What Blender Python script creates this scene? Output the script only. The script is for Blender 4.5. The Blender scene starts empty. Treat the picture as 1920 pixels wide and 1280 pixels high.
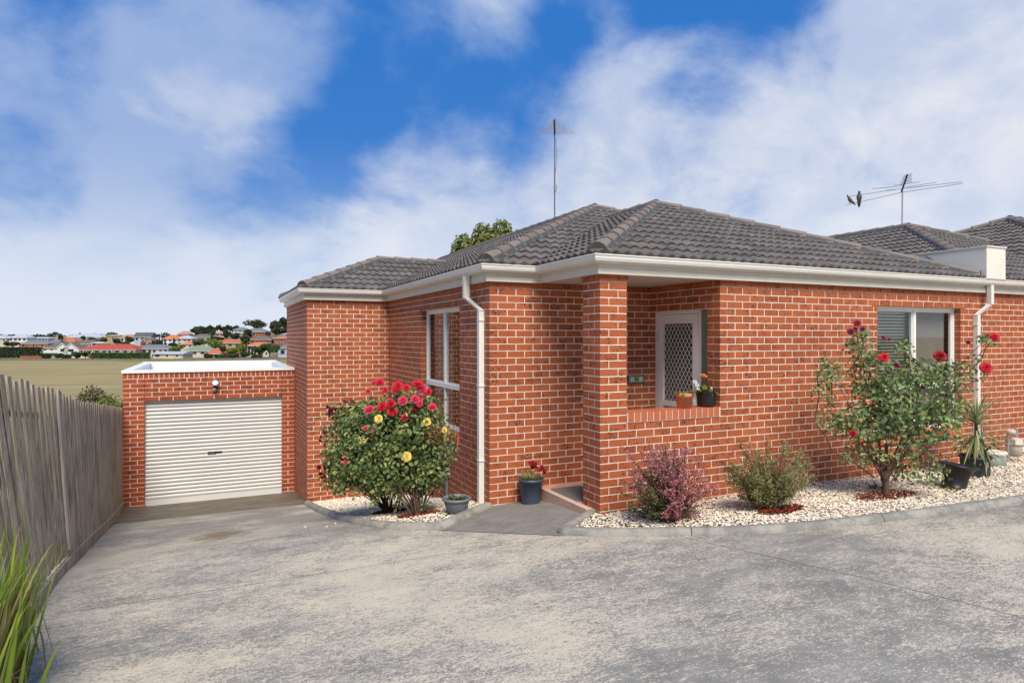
import bpy, bmesh, math, random
import numpy as np
from mathutils import Vector, Matrix
random.seed(7); RND = random.Random(11)
SC = bpy.context.scene
COL = SC.collection
# ------------------------------------------------------------------ camera, world, sun, exposure
# metres; z = 0 is the height of the camera; x runs along the front wall, y away from the drive
FX, FY, FL, HZ = .4242, .9056, 1202., 631.5
cam_d = bpy.data.cameras.new('camera'); cam = bpy.data.objects.new('camera', cam_d); COL.objects.link(cam)
cam.location = (0, 0, 0); cam.rotation_euler = (math.pi/2, 0, -math.atan2(FX, FY))
cam_d.sensor_width = 36; cam_d.lens = 36*FL/1920; cam_d.shift_y = -8.5/1920
cam_d.clip_start = .05; cam_d.clip_end = 9000
SC.camera = cam
SUN_DIR = Vector((-.12, -.62, .75)).normalized()
world = bpy.data.worlds.new('World'); SC.world = world; world.use_nodes = True
SC.view_settings.view_transform = 'Standard'; SC.view_settings.look = 'None'
SC.view_settings.gamma = 1; SC.view_settings.use_curve_mapping = False
SC.view_settings.exposure = 0.74
sun_d = bpy.data.lights.new('sun', 'SUN'); sun = bpy.data.objects.new('sun', sun_d); COL.objects.link(sun)
sun_d.energy = 2.9; sun_d.angle = math.radians(28); sun_d.color = (1, .92, .79)
sun.rotation_euler = SUN_DIR.to_track_quat('Z', 'Y').to_euler()

class G:                                                     # tiny node-graph helper
    def __init__(s, nt): s.nt = nt; s.n = nt.nodes; s.l = nt.links
    def put(s, sock, v):
        if isinstance(v, bpy.types.NodeSocket): s.l.new(v, sock)
        elif v is not None:
            if isinstance(v, (tuple, list)) and sock.type == 'RGBA' and len(v) == 3: v = (*v, 1)
            sock.default_value = v
    def node(s, typ, ins={}, **kw):
        n = s.n.new(typ)
        for k, v in kw.items(): setattr(n, k, v)
        for k, v in ins.items(): s.put(n.inputs[k], v)
        return n
    def math(s, op, a, b=None, c=None, clamp=False):
        n = s.node('ShaderNodeMath', {0: a}, operation=op, use_clamp=clamp)
        if b is not None: s.put(n.inputs[1], b)
        if c is not None: s.put(n.inputs[2], c)
        return n.outputs[0]
    def mix(s, f, a, b, bt='MIX'):
        n = s.node('ShaderNodeMix', data_type='RGBA', blend_type=bt)
        s.put(n.inputs[0], f); s.put(n.inputs[6], a); s.put(n.inputs[7], b); return n.outputs[2]
    def noise(s, vec, scale, detail=4, rough=.55, dist=0):
        return s.node('ShaderNodeTexNoise', {'Vector': vec, 'Scale': scale, 'Detail': detail, 'Roughness': rough, 'Distortion': dist}).outputs[0]
    def ss(s, v, a, b, lo=0., hi=1.):
        n = s.node('ShaderNodeMapRange', {0: v, 1: a, 2: b, 3: lo, 4: hi}, interpolation_type='SMOOTHSTEP'); return n.outputs[0]
    def lin(s, v, a, b, lo=0., hi=1.):
        return s.node('ShaderNodeMapRange', {0: v, 1: a, 2: b, 3: lo, 4: hi}).outputs[0]
    def pos(s, sc=None, rot=None):
        p = s.node('ShaderNodeNewGeometry').outputs['Position']
        if sc or rot: p = s.node('ShaderNodeMapping', {'Vector': p, 'Scale': sc or (1, 1, 1), 'Rotation': rot or (0, 0, 0)}).outputs[0]
        return p
    def sep(s, v): return s.node('ShaderNodeSeparateXYZ', {0: v}).outputs
    def isl(s): return s.node('ShaderNodeNewGeometry').outputs['Random Per Island']
    def orand(s): return s.node('ShaderNodeObjectInfo').outputs['Random']
    def rnd(s): return s.math('FRACT', s.math('ADD', s.isl(), s.orand()))
    def ramp(s, f, stops):
        n = s.node('ShaderNodeValToRGB', {0: f}); e = n.color_ramp.elements
        while len(e) < len(stops): e.new(.5)
        for el, (p, c) in zip(e, stops): el.position = p; el.color = (*c, 1)
        return n.outputs[0]
    def bump(s, h, st=.3, dist=.01): return s.node('ShaderNodeBump', {'Height': h, 'Strength': st, 'Distance': dist}).outputs[0]

def build_sky():
    g = G(world.node_tree); g.n.clear()
    el = math.asin(SUN_DIR.z)
    sky = g.node('ShaderNodeTexSky', sky_type='NISHITA', sun_disc=False, sun_elevation=el,
                 sun_rotation=math.atan2(SUN_DIR.x, SUN_DIR.y), air_density=1.0, dust_density=.6, ozone_density=2.2)
    d = g.node('ShaderNodeTexCoord').outputs['Generated']
    x, y, z = g.sep(d)
    zz = g.math('MAXIMUM', z, 0.)
    k = g.math('ADD', zz, .55)
    pv = g.node('ShaderNodeCombineXYZ', {0: g.math('DIVIDE', x, k), 1: g.math('DIVIDE', y, k), 2: .3}).outputs[0]
    M_ = lambda loc: g.node('ShaderNodeMapping', {'Vector': pv, 'Location': loc}).outputs[0]
    n1 = g.noise(M_((2.2, .4, 0)), 3.3, 12, .58, .25)
    n2 = g.noise(M_((3.7, 1.3, 0)), 1.0, 3, .5, .3)
    n3 = g.noise(M_((1.7, 5.3, 0)), 11.0, 8, .62, .4)
    v = g.math('ADD', g.math('MULTIPLY', n1, .74), g.math('ADD', g.math('MULTIPLY', n2, .14), g.math('MULTIPLY', n3, .16)))
    bias = g.lin(zz, .0, .50, .17, -.02)
    # broad openings and banks, by compass direction
    def blob(u, v_, r, amt):
        w = Vector(((u-960)/FL*FY+FX, FY-(u-960)/FL*FX, -(v_-HZ)/FL)).normalized()
        dp = g.node('ShaderNodeVectorMath', {0: d, 1: tuple(w)}, operation='DOT_PRODUCT').outputs['Value']
        return g.ss(dp, math.cos(math.radians(r)), 1., 0., amt)
    for b in SKY_BLOBS: bias = g.math('ADD', bias, blob(*b))
    v = g.math('ADD', v, bias)
    m = g.ss(v, .40, .68)
    dens = g.math('MULTIPLY', g.ss(v, .50, .80), g.ss(g.noise(M_((8.1, 2.2, 0)), 4.2, 9, .6, .3), .34, .66))
    dens = g.math('ADD', g.math('MULTIPLY', dens, .72), g.math('ADD', blob(1500, 330, 30, .40), g.math('ADD', blob(700, 520, 20, .35), blob(250, 120, 22, -.30))), clamp=True)
    ccol = g.mix(dens, (2.0, 2.75, 4.45), (4.6, 4.75, 5.25))
    ccol = g.mix(g.ss(zz, .0, .28), (4.4, 4.8, 5.5), ccol)
    blue = g.mix(.86, sky.outputs[0], (.06, 1.0, 3.5))
    blue = g.mix(g.ss(zz, .0, .30), (2.2, 3.1, 4.6), blue)
    col = g.mix(m, blue, ccol)
    bg = g.node('ShaderNodeBackground', {'Color': col, 'Strength': .10})
    out = g.node('ShaderNodeOutputWorld', {'Surface': bg.outputs[0]})
SKY_BLOBS = [(780, 150, 9, -.16), (640, 230, 6, -.13), (1020, 150, 8, -.12), (1330, 50, 9, -.17), (560, 320, 6, -.11), (1600, 130, 4, -.12), (30, 330, 5, -.13), (60, 60, 6, -.08), (200, 160, 4, -.07), (330, 60, 4, -.05), (430, 380, 5, -.06), (150, 470, 6, -.05), (1750, 30, 8, .20), (930, 20, 5, .10), (100, 200, 10, .07), (380, 120, 11, .09), (1700, 280, 16, .14), (1200, 260, 12, .14), (250, 450, 14, .08), (800, 400, 9, .10)]
build_sky()

# ------------------------------------------------------------------ materials
def M(name, rough=.7, spec=.4, metal=0.):
    m = bpy.data.materials.new(name); m.use_nodes = True
    g = G(m.node_tree); b = g.n['Principled BSDF']
    b.inputs['Roughness'].default_value = rough; b.inputs['Specular IOR Level'].default_value = spec; b.inputs['Metallic'].default_value = metal
    g.b = b; g.m = m
    g.base = lambda v: g.put(b.inputs['Base Color'], v)
    g.nrm = lambda v: g.put(b.inputs['Normal'], v)
    g.rgh = lambda v: g.put(b.inputs['Roughness'], v)
    return g
MT = {}
def plain(name, col, rough=.6, spec=.4, metal=0., var=.12, scale=6., bump=0.):
    g = M(name, rough, spec, metal); n = g.noise(g.pos(), scale, 5, .6)
    k = g.lin(n, .25, .75, 1-var, 1+var)
    g.base(g.mix(1., col, g.node('ShaderNodeCombineColor', {0: k, 1: k, 2: k}).outputs[0], 'MULTIPLY'))
    if bump: g.nrm(g.bump(g.noise(g.pos(), scale*8, 3), bump, .004))
    MT[name] = g.m; return g
def brick_mat(name, tones, speck=.5):
    g = M(name, .72, .35); r = g.rnd(); P = g.pos()
    c = g.ramp(r, [(0, tones[0]), (.35, tones[1]), (.7, tones[2]), (1, tones[3])])
    n = g.noise(P, 22, 4, .6); c = g.mix(g.lin(n, .3, .7, 0, .35), c, (tones[3][0]*1.1, tones[3][1]*1.15, tones[3][2]*1.15))
    # iron spots: dark irregular specks, more of them on some bricks
    wp_ = g.node('ShaderNodeVectorMath', {0: P, 1: g.node('ShaderNodeVectorMath', {0: g.node('ShaderNodeTexNoise', {'Vector': P, 'Scale': 40., 'Detail': 2.}).outputs['Color']}, operation='SCALE').outputs[0]}, operation='ADD').outputs[0]
    wp_.node.inputs[1].links[0].from_node.inputs['Scale'].default_value = .018
    v = g.node('ShaderNodeTexVoronoi', {'Vector': wp_, 'Scale': 52., 'Randomness': 1.}).outputs['Distance']
    d1 = g.noise(P, 7, 2); thr = g.math('MULTIPLY', g.math('ADD', g.ss(d1, .36, .66), g.math('MULTIPLY', r, .5)), .36*speck*2)
    sp = g.math('MULTIPLY', g.ss(g.math('SUBTRACT', thr, v), -.02, .06), g.ss(g.noise(P, 33, 2), .36, .46))
    c = g.mix(g.math('MULTIPLY', g.ss(g.noise(P, 1.1, 5, .62), .42, .68), .14), c, (tones[2][0]*.62, tones[2][1]*.62, tones[2][2]*.8))
    c = g.mix(g.math('MULTIPLY', sp, .92), c, (.032, .012, .010))
    w = g.math('GREATER_THAN', g.noise(P, 150, 1), .73)
    c = g.mix(g.math('MULTIPLY', w, .5), c, (.55, .36, .26))
    g.base(c); g.nrm(g.bump(g.noise(P, 130, 3), .25, .004)); MT[name] = g.m
brick_mat('brick', [(.37, .091, .029), (.40, .105, .035), (.33, .076, .025), (.43, .120, .042)])
brick_mat('brick_red', [(.33, .062, .017), (.37, .076, .020), (.29, .050, .015), (.39, .088, .025)])
brick_mat('brick_plain', [(.42, .115, .050), (.48, .14, .064), (.37, .09, .038), (.50, .16, .076)], .12)
g = M('mortar', .9, .2); P = g.pos(); n = g.noise(P, 14, 5, .6)
g.base(g.mix(g.ss(n, .35, .7), (.84, .76, .66), (.70, .62, .53))); g.nrm(g.bump(g.noise(P, 160, 3), .4, .004)); MT['mortar'] = g.m
# roof tiles: weathered grey-brown concrete
g = M('tile', .85, .25); P = g.pos(); r = g.rnd()
c = g.ramp(r, [(0, (.108, .094, .085)), (.5, (.138, .120, .109)), (1, (.086, .076, .069))])
c = g.mix(g.ss(g.noise(P, 3.2, 5, .65), .42, .7), c, (.175, .16, .148)); c = g.mix(g.ss(g.noise(P, 26, 4, .7), .56, .78), c, (.06, .055, .055))
g.base(c); g.nrm(g.bump(g.noise(P, 90, 3), .3, .004)); MT['tile'] = g.m
g = M('cap', .85, .25); P = g.pos(); r = g.rnd()
c = g.ramp(r, [(0, (.19, .155, .132)), (.5, (.225, .185, .16)), (1, (.16, .135, .118))])
g.base(g.mix(g.ss(g.noise(P, 20, 5, .7), .5, .8), c, (.09, .08, .076))); MT['cap'] = g.m
plain('bedding', (.085, .088, .09), .9, .2, var=.4, scale=18)
plain('trim', (.72, .68, .60), .45, .4, var=.05, scale=4)
plain('gutter', (.74, .72, .66), .35, .5, var=.05, scale=5)
plain('fascia', (.66, .62, .52), .5, .4, var=.07, scale=4)
plain('soffit', (.62, .55, .47), .7, .3, var=.05)
plain('white_metal', (.82, .80, .755), .35, .5, var=.03)
plain('white_sheet', (.66, .69, .73), .4, .5, var=.08, scale=2)
g = plain('screen', (.10, .098, .09), .8, .2, var=.1)
plain('dark', (.012, .012, .013), .8, .2)
plain('black_plastic', (.018, .016, .016), .35, .5, var=.3, scale=9)
plain('blue_plastic', (.050, .072, .105), .42, .5, var=.12, scale=9)
plain('green_plastic', (.040, .052, .052), .5, .4, var=.15)
plain('grey_plastic', (.17, .185, .20), .5, .4, var=.12)
plain('terracotta', (.56, .21, .10), .75, .3, var=.12, scale=12)
plain('soil', (.05, .034, .024), .95, .1, var=.5, scale=30, bump=.5)
plain('sage', (.20, .245, .18), .6, .3)
plain('curtain', (.20, .17, .15), .9, .1)
plain('blind', (.80, .79, .75), .6, .3)
plain('room', (.09, .08, .075), .9, .1)
plain('galvanised', (.42, .43, .43), .4, .5, .6, var=.15)
plain('meter_beige', (.52, .46, .38), .5, .4, var=.12, scale=14)
plain('antenna_metal', (.24, .24, .25), .4, .5, .4)
plain('door_cream', (.63, .62, .59), .42, .45, var=.04, scale=2)
plain('render_cream', (.74, .71, .62), .8, .3, var=.06, scale=3)
plain('feather', (.22, .17, .14), .9, .1, var=.4, scale=60)
plain('plate_green', (.20, .23, .12), .5, .4, var=.1, scale=40)
plain('plate_grey', (.28, .31, .27), .5, .4)
plain('rust', (.22, .07, .03), .8, .2)
g = plain('mat_rubber', (.075, .075, .075), .95, .1); n = g.noise(g.pos(), 120, 2); g.base(g.mix(g.ss(n, .4, .65), (.10, .10, .095), (.24, .235, .225)))
# porch tiles: pink-cream terrazzo look
g = M('porch_tile', .5, .4); n = g.noise(g.pos(), 7, 6, .65); c = g.mix(g.ss(n, .35, .7), (.62, .40, .29), (.58, .27, .20)); g.base(g.mix(g.math('MULTIPLY', g.rnd(), .35), c, (.68, .56, .44))); MT['porch_tile'] = g.m
# glass: thin pane, clear with a real reflection
def glass(name, tint):
    m = bpy.data.materials.new(name); m.use_nodes = True; g = G(m.node_tree); g.n.clear()
    t = g.node('ShaderNodeBsdfTransparent', {'Color': tint}); gl = g.node('ShaderNodeBsdfGlossy', {'Color': (1, 1, 1), 'Roughness': .01})
    fr = g.math('MULTIPLY', g.node('ShaderNodeFresnel', {'IOR': g.lin(g.node('ShaderNodeNewGeometry').outputs['Backfacing'], 0., 1., 1.52, 1/1.52)}).outputs[0], .72, clamp=True)
    mx = g.node('ShaderNodeMixShader', {0: fr, 1: t.outputs[0], 2: gl.outputs[0]}); g.node('ShaderNodeOutputMaterial', {'Surface': mx.outputs[0]}); MT[name] = m
glass('glass', (.93, .95, .94, 1))
# weathered palings: grain runs up the board
g = M('paling', .9, .15); P = g.pos((34, 34, 1.1)); P2 = g.pos((90, 90, 3.2)); r = g.rnd()
a = g.noise(P, 1, 6, .62, .6); b = g.noise(P2, 1, 4, .6, .3); f = g.noise(g.pos(), 1.3, 4, .6)
c = g.mix(g.ss(a, .36, .66), (.20, .155, .10), (.64, .54, .395)); c = g.mix(g.ss(b, .52, .72), c, (.10, .08, .06))
c = g.mix(g.math('MULTIPLY', r, .45), c, (.47, .41, .32)); c = g.mix(g.math('MULTIPLY', g.ss(f, .5, .75), .5), c, (.15, .12, .085))
zz = g.sep(g.pos())[2]
g.base(c); g.nrm(g.bump(g.math('ADD', a, g.math('MULTIPLY', b, .6)), .8, .012)); MT['paling'] = g.m
g = M('batten', .9, .15); a = g.noise(g.pos((50, 50, 1.4)), 1, 5, .6, .5); g.base(g.mix(g.ss(a, .35, .68), (.30, .25, .19), (.55, .49, .41))); MT['batten'] = g.m
# driveway: patterned grey coating worn through to cream concrete
def concrete():
    g = M('driveway', .82, .3); P = g.pos(); x, y, z = g.sep(P)
    big = g.noise(g.pos((.6, 1.0, 1), (0, 0, .35)), .62, 5, .62, .2)
    mid = g.noise(g.pos((1, 1.5, 1), (0, 0, .5)), 2.4, 8, .68, .25)
    sw = g.noise(g.pos((1, 2.4, 1), (0, 0, .9)), 11, 6, .72, 1.4)
    st = g.noise(g.pos((1, 5.0, 1), (0, 0, -.5)), 26, 4, .7, .8)
    fine = g.noise(P, 75, 3, .75, .6)
    fn2 = g.noise(P, 190, 2, .7)
    hf = g.math('ADD', g.math('MULTIPLY', g.math('SUBTRACT', fine, .5), .80), g.math('ADD', g.math('MULTIPLY', g.math('SUBTRACT', st, .5), .65), g.math('MULTIPLY', g.math('SUBTRACT', sw, .5), .70)))
    worn = g.math('ADD', g.math('ADD', g.math('MULTIPLY', big, .72), g.math('MULTIPLY', mid, .30)), hf)
    cream = g.mix(g.ss(g.noise(P, 3.1, 4), .35, .7), (.56, .49, .375), (.50, .45, .36))
    grey = g.mix(g.ss(mid, .3, .7), (.19, .182, .165), (.285, .274, .245))
    c = g.mix(g.ss(worn, .455, .585), grey, cream)
    c = g.mix(g.math('MULTIPLY', g.ss(sw, .56, .70), .40), c, (.58, .53, .44))
    c = g.mix(g.math('MULTIPLY', g.ss(fn2, .56, .76), .36), c, (.12, .118, .11))
    c = g.mix(g.math('MULTIPLY', g.ss(fine, .56, .8), .35), c, (.62, .575, .50))
    # damp and dirt toward the garage: a film of brown silt over the slab, with its own patchy outline
    silt = g.math('MULTIPLY', g.ss(y, 6.6, 10.5), g.ss(g.noise(P, 1.6, 5, .6), .30, .62))
    c = g.mix(g.math('MULTIPLY', silt, .68), c, (.20, .18, .155))
    # oil stain
    dx = g.math('SUBTRACT', x, .08); dy = g.math('SUBTRACT', y, 8.7)
    rr = g.math('SQRT', g.math('ADD', g.math('MULTIPLY', dx, dx), g.math('MULTIPLY', g.math('MULTIPLY', dy, dy), .35)))
    rr = g.math('ADD', rr, g.math('MULTIPLY', g.math('SUBTRACT', g.noise(P, 7, 5, .7), .5), .9))
    c = g.mix(g.math('MULTIPLY', g.ss(rr, .46, .10), .75), c, (.17, .115, .065))
    # saw cuts and hairline cracks
    def cut(x0, y0, x1, y1, w=.006, wob=.0):
        L = math.hypot(x1-x0, y1-y0); nx, ny = -(y1-y0)/L, (x1-x0)/L
        dd = g.math('ADD', g.math('ADD', g.math('MULTIPLY', x, nx), g.math('MULTIPLY', y, ny)), -(x0*nx+y0*ny))
        if wob: dd = g.math('ADD', dd, g.math('MULTIPLY', g.math('SUBTRACT', g.noise(P, 5, 4, .7), .5), wob))
        t = g.math('ADD', g.math('ADD', g.math('MULTIPLY', x, (x1-x0)/L), g.math('MULTIPLY', y, (y1-y0)/L)), -(x0*(x1-x0)+y0*(y1-y0))/L)
        inside = g.math('MULTIPLY', g.math('GREATER_THAN', t, 0.), g.math('LESS_THAN', t, L))
        return g.math('MULTIPLY', inside, g.ss(g.math('ABSOLUTE', dd), w, w*.35))
    cuts = g.math('MAXIMUM', cut(-1.1, 6.02, .85, 5.76, .008, .03), cut(.85, 5.76, 3.13, 5.50, .006, .03))
    cuts = g.math('MAXIMUM', cuts, cut(3.98, 4.69, 4.6, 1.7, .009))
    cuts = g.math('MAXIMUM', cuts, cut(2.2, 6.5, 2.55, 5.6, .005, .08))
    c = g.mix(g.math('MULTIPLY', cuts, .8), c, (.05, .05, .048))
    g.base(c)
    h = g.math('ADD', g.math('MULTIPLY', sw, .5), g.math('ADD', g.math('MULTIPLY', fine, .35), g.math('MULTIPLY', cuts, -1.)))
    g.nrm(g.bump(h, .35, .012)); g.rgh(g.lin(worn, .4, .65, .7, .9)); MT['driveway'] = g.m
concrete()
g = M('path', .85, .3); P = g.pos(); n = g.noise(g.pos((1, 2, 1), (0, 0, .6)), 3, 6, .7, 1.)
g.base(g.mix(g.ss(g.noise(P, 140, 2), .45, .7), g.mix(g.ss(n, .35, .7), (.15, .138, .122), (.245, .226, .20)), (.31, .29, .26))); g.nrm(g.bump(g.noise(P, 120, 3), .4, .008)); MT['path'] = g.m
g = M('apron', .6, .4); n = g.noise(g.pos((1, 3, 1)), 2.4, 6, .7); g.base(g.mix(g.ss(n, .3, .72), (.085, .07, .055), (.20, .165, .12))); MT['apron'] = g.m
g = M('kerb', .88, .25); P = g.pos(); n = g.noise(P, 4, 5, .65); f = g.noise(P, 90, 3, .7)
c = g.mix(g.ss(n, .38, .62), (.195, .19, .172), (.33, .308, .262)); g.base(g.mix(g.math('MULTIPLY', g.ss(f, .5, .7), .5), c, (.46, .45, .42))); g.nrm(g.bump(f, .5, .008)); MT['kerb'] = g.m
g = M('pebble', .8, .3); c = g.ramp(g.isl(), [(0, (.74, .65, .51)), (.3, (.84, .78, .67)), (.6, (.64, .54, .41)), (.85, (.80, .71, .56)), (.95, (.34, .24, .16))]); g.base(c); MT['pebble'] = g.m
plain('bed_soil', (.17, .13, .09), .95, .1, var=.4, scale=40)
g = M('mulch', .9, .15); g.base(g.ramp(g.isl(), [(0, (.20, .035, .018)), (.6, (.30, .055, .025)), (1, (.12, .022, .014))])); MT['mulch'] = g.m
def leafmat(name, stops, rough=.5, trans=.25):
    g = M(name, rough, .4); c = g.ramp(g.isl(), stops); g.base(c)
    tr = g.node('ShaderNodeBsdfTranslucent', {'Color': c}); out = g.n['Material Output']
    mx = g.node('ShaderNodeMixShader', {0: trans, 1: g.b.outputs[0], 2: tr.outputs[0]}); g.l.new(mx.outputs[0], out.inputs[0]); MT[name] = g.m
leafmat('rose_leaf', [(0, (.055, .10, .028)), (.3, (.12, .18, .055)), (.65, (.22, .28, .10)), (.95, (.36, .40, .12)), (1, (.32, .19, .07))])
leafmat('rose_leaf_pale', [(0, (.085, .15, .055)), (.35, (.17, .25, .10)), (.7, (.28, .36, .16)), (.95, (.38, .43, .14)), (1, (.36, .21, .08))])
leafmat('rust_leaf', [(0, (.12, .05, .02)), (.5, (.24, .11, .035)), (1, (.16, .14, .04))])
leafmat('pink_leaf', [(0, (.36, .10, .12)), (.4, (.58, .22, .24)), (.75, (.70, .36, .34)), (1, (.22, .06, .07))])
leafmat('shrub_green', [(0, (.04, .07, .02)), (.5, (.09, .13, .035)), (1, (.16, .19, .06))])
leafmat('grev_leaf', [(0, (.20, .22, .07)), (.5, (.36, .35, .14)), (1, (.50, .38, .22))])
leafmat('pink_flower', [(0, (.35, .02, .07)), (1, (.55, .05, .13))])
leafmat('strap_leaf', [(0, (.12, .20, .025)), (.5, (.22, .32, .045)), (.86, (.34, .40, .07)), (.9, (.36, .25, .13)), (1, (.28, .18, .09))])
leafmat('drac_leaf', [(0, (.12, .17, .06)), (.5, (.25, .30, .12)), (1, (.45, .46, .24))])
leafmat('dry_leaf', [(0, (.30, .21, .14)), (1, (.46, .35, .24))])
leafmat('red_petal', [(0, (.50, .008, .022)), (.6, (.66, .016, .035)), (1, (.40, .006, .02))], .6, .2)
leafmat('pinkred_petal', [(0, (.52, .015, .05)), (.6, (.62, .03, .08)), (1, (.60, .10, .14))], .6, .2)
leafmat('dark_petal', [(0, (.22, .003, .008)), (.6, (.40, .006, .012)), (1, (.14, .003, .008))], .6, .2)
leafmat('maroon_petal', [(0, (.11, .006, .022)), (.6, (.20, .012, .045)), (1, (.28, .02, .07))], .6, .2)
leafmat('yellow_petal', [(0, (.82, .66, .12)), (.6, (.86, .74, .22)), (1, (.80, .56, .08))], .6, .2)
leafmat('orange_petal', [(0, (.80, .22, .03)), (1, (.85, .32, .06))], .6, .2)
leafmat('white_petal', [(0, (.8, .8, .78)), (1, (.7, .7, .7))], .6, .2)
leafmat('gum_leaf', [(0, (.08, .11, .025)), (.5, (.20, .24, .05)), (1, (.36, .38, .10))])
leafmat('far_dark', [(0, (.018, .032, .014)), (.5, (.035, .055, .022)), (1, (.06, .085, .03))])
leafmat('far_olive', [(0, (.035, .045, .018)), (.5, (.075, .085, .030)), (1, (.12, .125, .05))])
leafmat('far_green', [(0, (.025, .055, .015)), (.5, (.05, .10, .028)), (1, (.09, .15, .045))])
leafmat('far_lime', [(0, (.09, .13, .018)), (.5, (.17, .21, .030)), (1, (.26, .28, .05))])
plain('bark', (.12, .08, .055), .95, .1, var=.4, scale=40, bump=.5)
plain('green_stem', (.10, .12, .05), .7, .3, var=.3, scale=20)
g = M('ground', .95, .1); P = g.pos(); n = g.noise(g.pos((.7, 1.6, 1), (0, 0, .75)), .05, 9, .70, .6); n2 = g.noise(g.pos((.5, 3, 1), (0, 0, .42)), .22, 6, .7)
c = g.mix(g.ss(n, .35, .68), (.345, .285, .135), (.25, .20, .095)); c = g.mix(g.math('MULTIPLY', g.ss(n2, .50, .72), .8), c, (.215, .165, .085))
gy = g.math('ADD', g.math('MULTIPLY', g.sep(P)[0], FX), g.math('MULTIPLY', g.sep(P)[1], FY))
gr = g.math('MULTIPLY', g.math('MULTIPLY', g.ss(gy, 245., 285.), g.ss(gy, 330., 305.)), g.ss(g.noise(P, .02, 4, .6), .40, .58))
c = g.mix(g.math('MULTIPLY', gr, .75), c, (.16, .21, .04)); c = g.mix(g.ss(gy, 302., 312.), c, (.16, .15, .08)); g.base(c); MT['ground'] = g.m

# ------------------------------------------------------------------ mesh helpers
class MB:
    def __init__(s): s.v = []; s.f = []; s.m = []; s.cur = 0; s.sm = []
    def add(s, vs, fs, smooth=False):
        o = len(s.v); s.v.extend([tuple(p) for p in vs]); s.f.extend([tuple(i+o for i in f) for f in fs])
        s.m.extend([s.cur]*len(fs)); s.sm.extend([smooth]*len(fs)); return s
    def box(s, x0, x1, y0, y1, z0, z1):
        return s.add([(x0,y0,z0),(x1,y0,z0),(x1,y1,z0),(x0,y1,z0),(x0,y0,z1),(x1,y0,z1),(x1,y1,z1),(x0,y1,z1)],
                     [(0,3,2,1),(4,5,6,7),(0,1,5,4),(1,2,6,5),(2,3,7,6),(3,0,4,7)])
    def obox(s, c, ax, ay, az):
        c, ax, ay, az = Vector(c), Vector(ax), Vector(ay), Vector(az)
        P = [c+a*ax+b*ay+d*az for d in (-1, 1) for a, b in ((-1,-1),(1,-1),(1,1),(-1,1))]
        return s.add(P, [(0,3,2,1),(4,5,6,7),(0,1,5,4),(1,2,6,5),(2,3,7,6),(3,0,4,7)])
    def tube(s, pts, r, n=6, caps=True):
        pts = [Vector(p) for p in pts]; rs = r if isinstance(r, (list, tuple)) else [r]*len(pts); V = []; Fc = []
        up = Vector((0, 0, 1)); t0 = (pts[-1]-pts[0])
        if t0.length < 1e-9 or abs(t0.normalized().z) > .9: up = Vector((1, 0, 0))
        for i, p in enumerate(pts):
            t = (pts[min(i+1, len(pts)-1)]-pts[max(i-1, 0)]).normalized(); a = t.cross(up)
            a = a.normalized() if a.length > 1e-6 else Vector((0, 1, 0)); b = t.cross(a)
            for k in range(n):
                w = 2*math.pi*k/n; V.append(p+(a*math.cos(w)+b*math.sin(w))*rs[i])
        for i in range(len(pts)-1):
            for k in range(n): Fc.append((i*n+k, i*n+(k+1) % n, (i+1)*n+(k+1) % n, (i+1)*n+k))
        s.add(V, Fc, True)
        if caps: s.add(V[:n], [tuple(range(n))]); s.add(V[-n:], [tuple(reversed(range(n)))])
        return s
    def lathe(s, prof, c=(0, 0, 0), n=28, tilt=None, smooth=True):
        V = []; Fc = []; R = tilt or Matrix.Identity(3); c = Vector(c)
        for r, z in prof:
            for k in range(n): w = 2*math.pi*k/n; V.append(c+R @ Vector((r*math.cos(w), r*math.sin(w), z)))
        for i in range(len(prof)-1):
            for k in range(n): Fc.append((i*n+k, i*n+(k+1) % n, (i+1)*n+(k+1) % n, (i+1)*n+k))
        return s.add(V, Fc, smooth)
    def disc(s, c, r, n=24, tilt=None):
        R = tilt or Matrix.Identity(3); c = Vector(c)
        return s.add([c+R @ Vector((r*math.cos(2*math.pi*k/n), r*math.sin(2*math.pi*k/n), 0)) for k in range(n)], [tuple(range(n))])
    def mesh(s, name, mats, origin=(0, 0, 0)):
        me = bpy.data.meshes.new(name); o = origin
        me.from_pydata([(p[0]-o[0], p[1]-o[1], p[2]-o[2]) for p in s.v], [], s.f)
        for m in (mats if isinstance(mats, (list, tuple)) else [mats]): me.materials.append(MT[m])
        if len(me.materials) > 1: me.polygons.foreach_set('material_index', s.m)
        me.polygons.foreach_set('use_smooth', s.sm); me.update(); return me
def wloc(o):
    v = Vector(o.location)
    return v + (wloc(o.parent) if o.parent else Vector((0, 0, 0)))
def link(name, me, parent=None, loc=(0, 0, 0), stuff=False, label=None):
    o = bpy.data.objects.new(name, me); COL.objects.link(o)
    if parent is not None: o.parent = parent; o.location = Vector(loc)-wloc(parent)
    else: o.location = loc
    if stuff: o['kind'] = 'stuff'
    if label: o['label'] = label
    return o
def part(name, mb, mats, parent, stuff=False, label=None): return link(name, mb.mesh(name, mats), parent, stuff=stuff, label=label)
def tag(o, label, cat, group=None):
    o['label'] = label; o['category'] = cat
    if group: o['group'] = group
    return o
def thing(name, loc, label, cat, group=None):
    o = bpy.data.objects.new(name, None); COL.objects.link(o); o.location = loc; o.empty_display_size = .2
    return tag(o, label, cat, group)
def solo(name, mb, mats, base, label, cat, group=None):
    return tag(link(name, mb.mesh(name, mats, base), None, base), label, cat, group)
def struct(name, mb, mats):
    o = link(name, mb.mesh(name, mats)); o['kind'] = 'structure'; return o
def lerp(t, v):
    if v <= t[0][0]: return t[0][1]
    for (a, b), (c, d) in zip(t, t[1:]):
        if v <= c: return b+(d-b)*(v-a)/(c-a)
    return t[-1][1]
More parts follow.
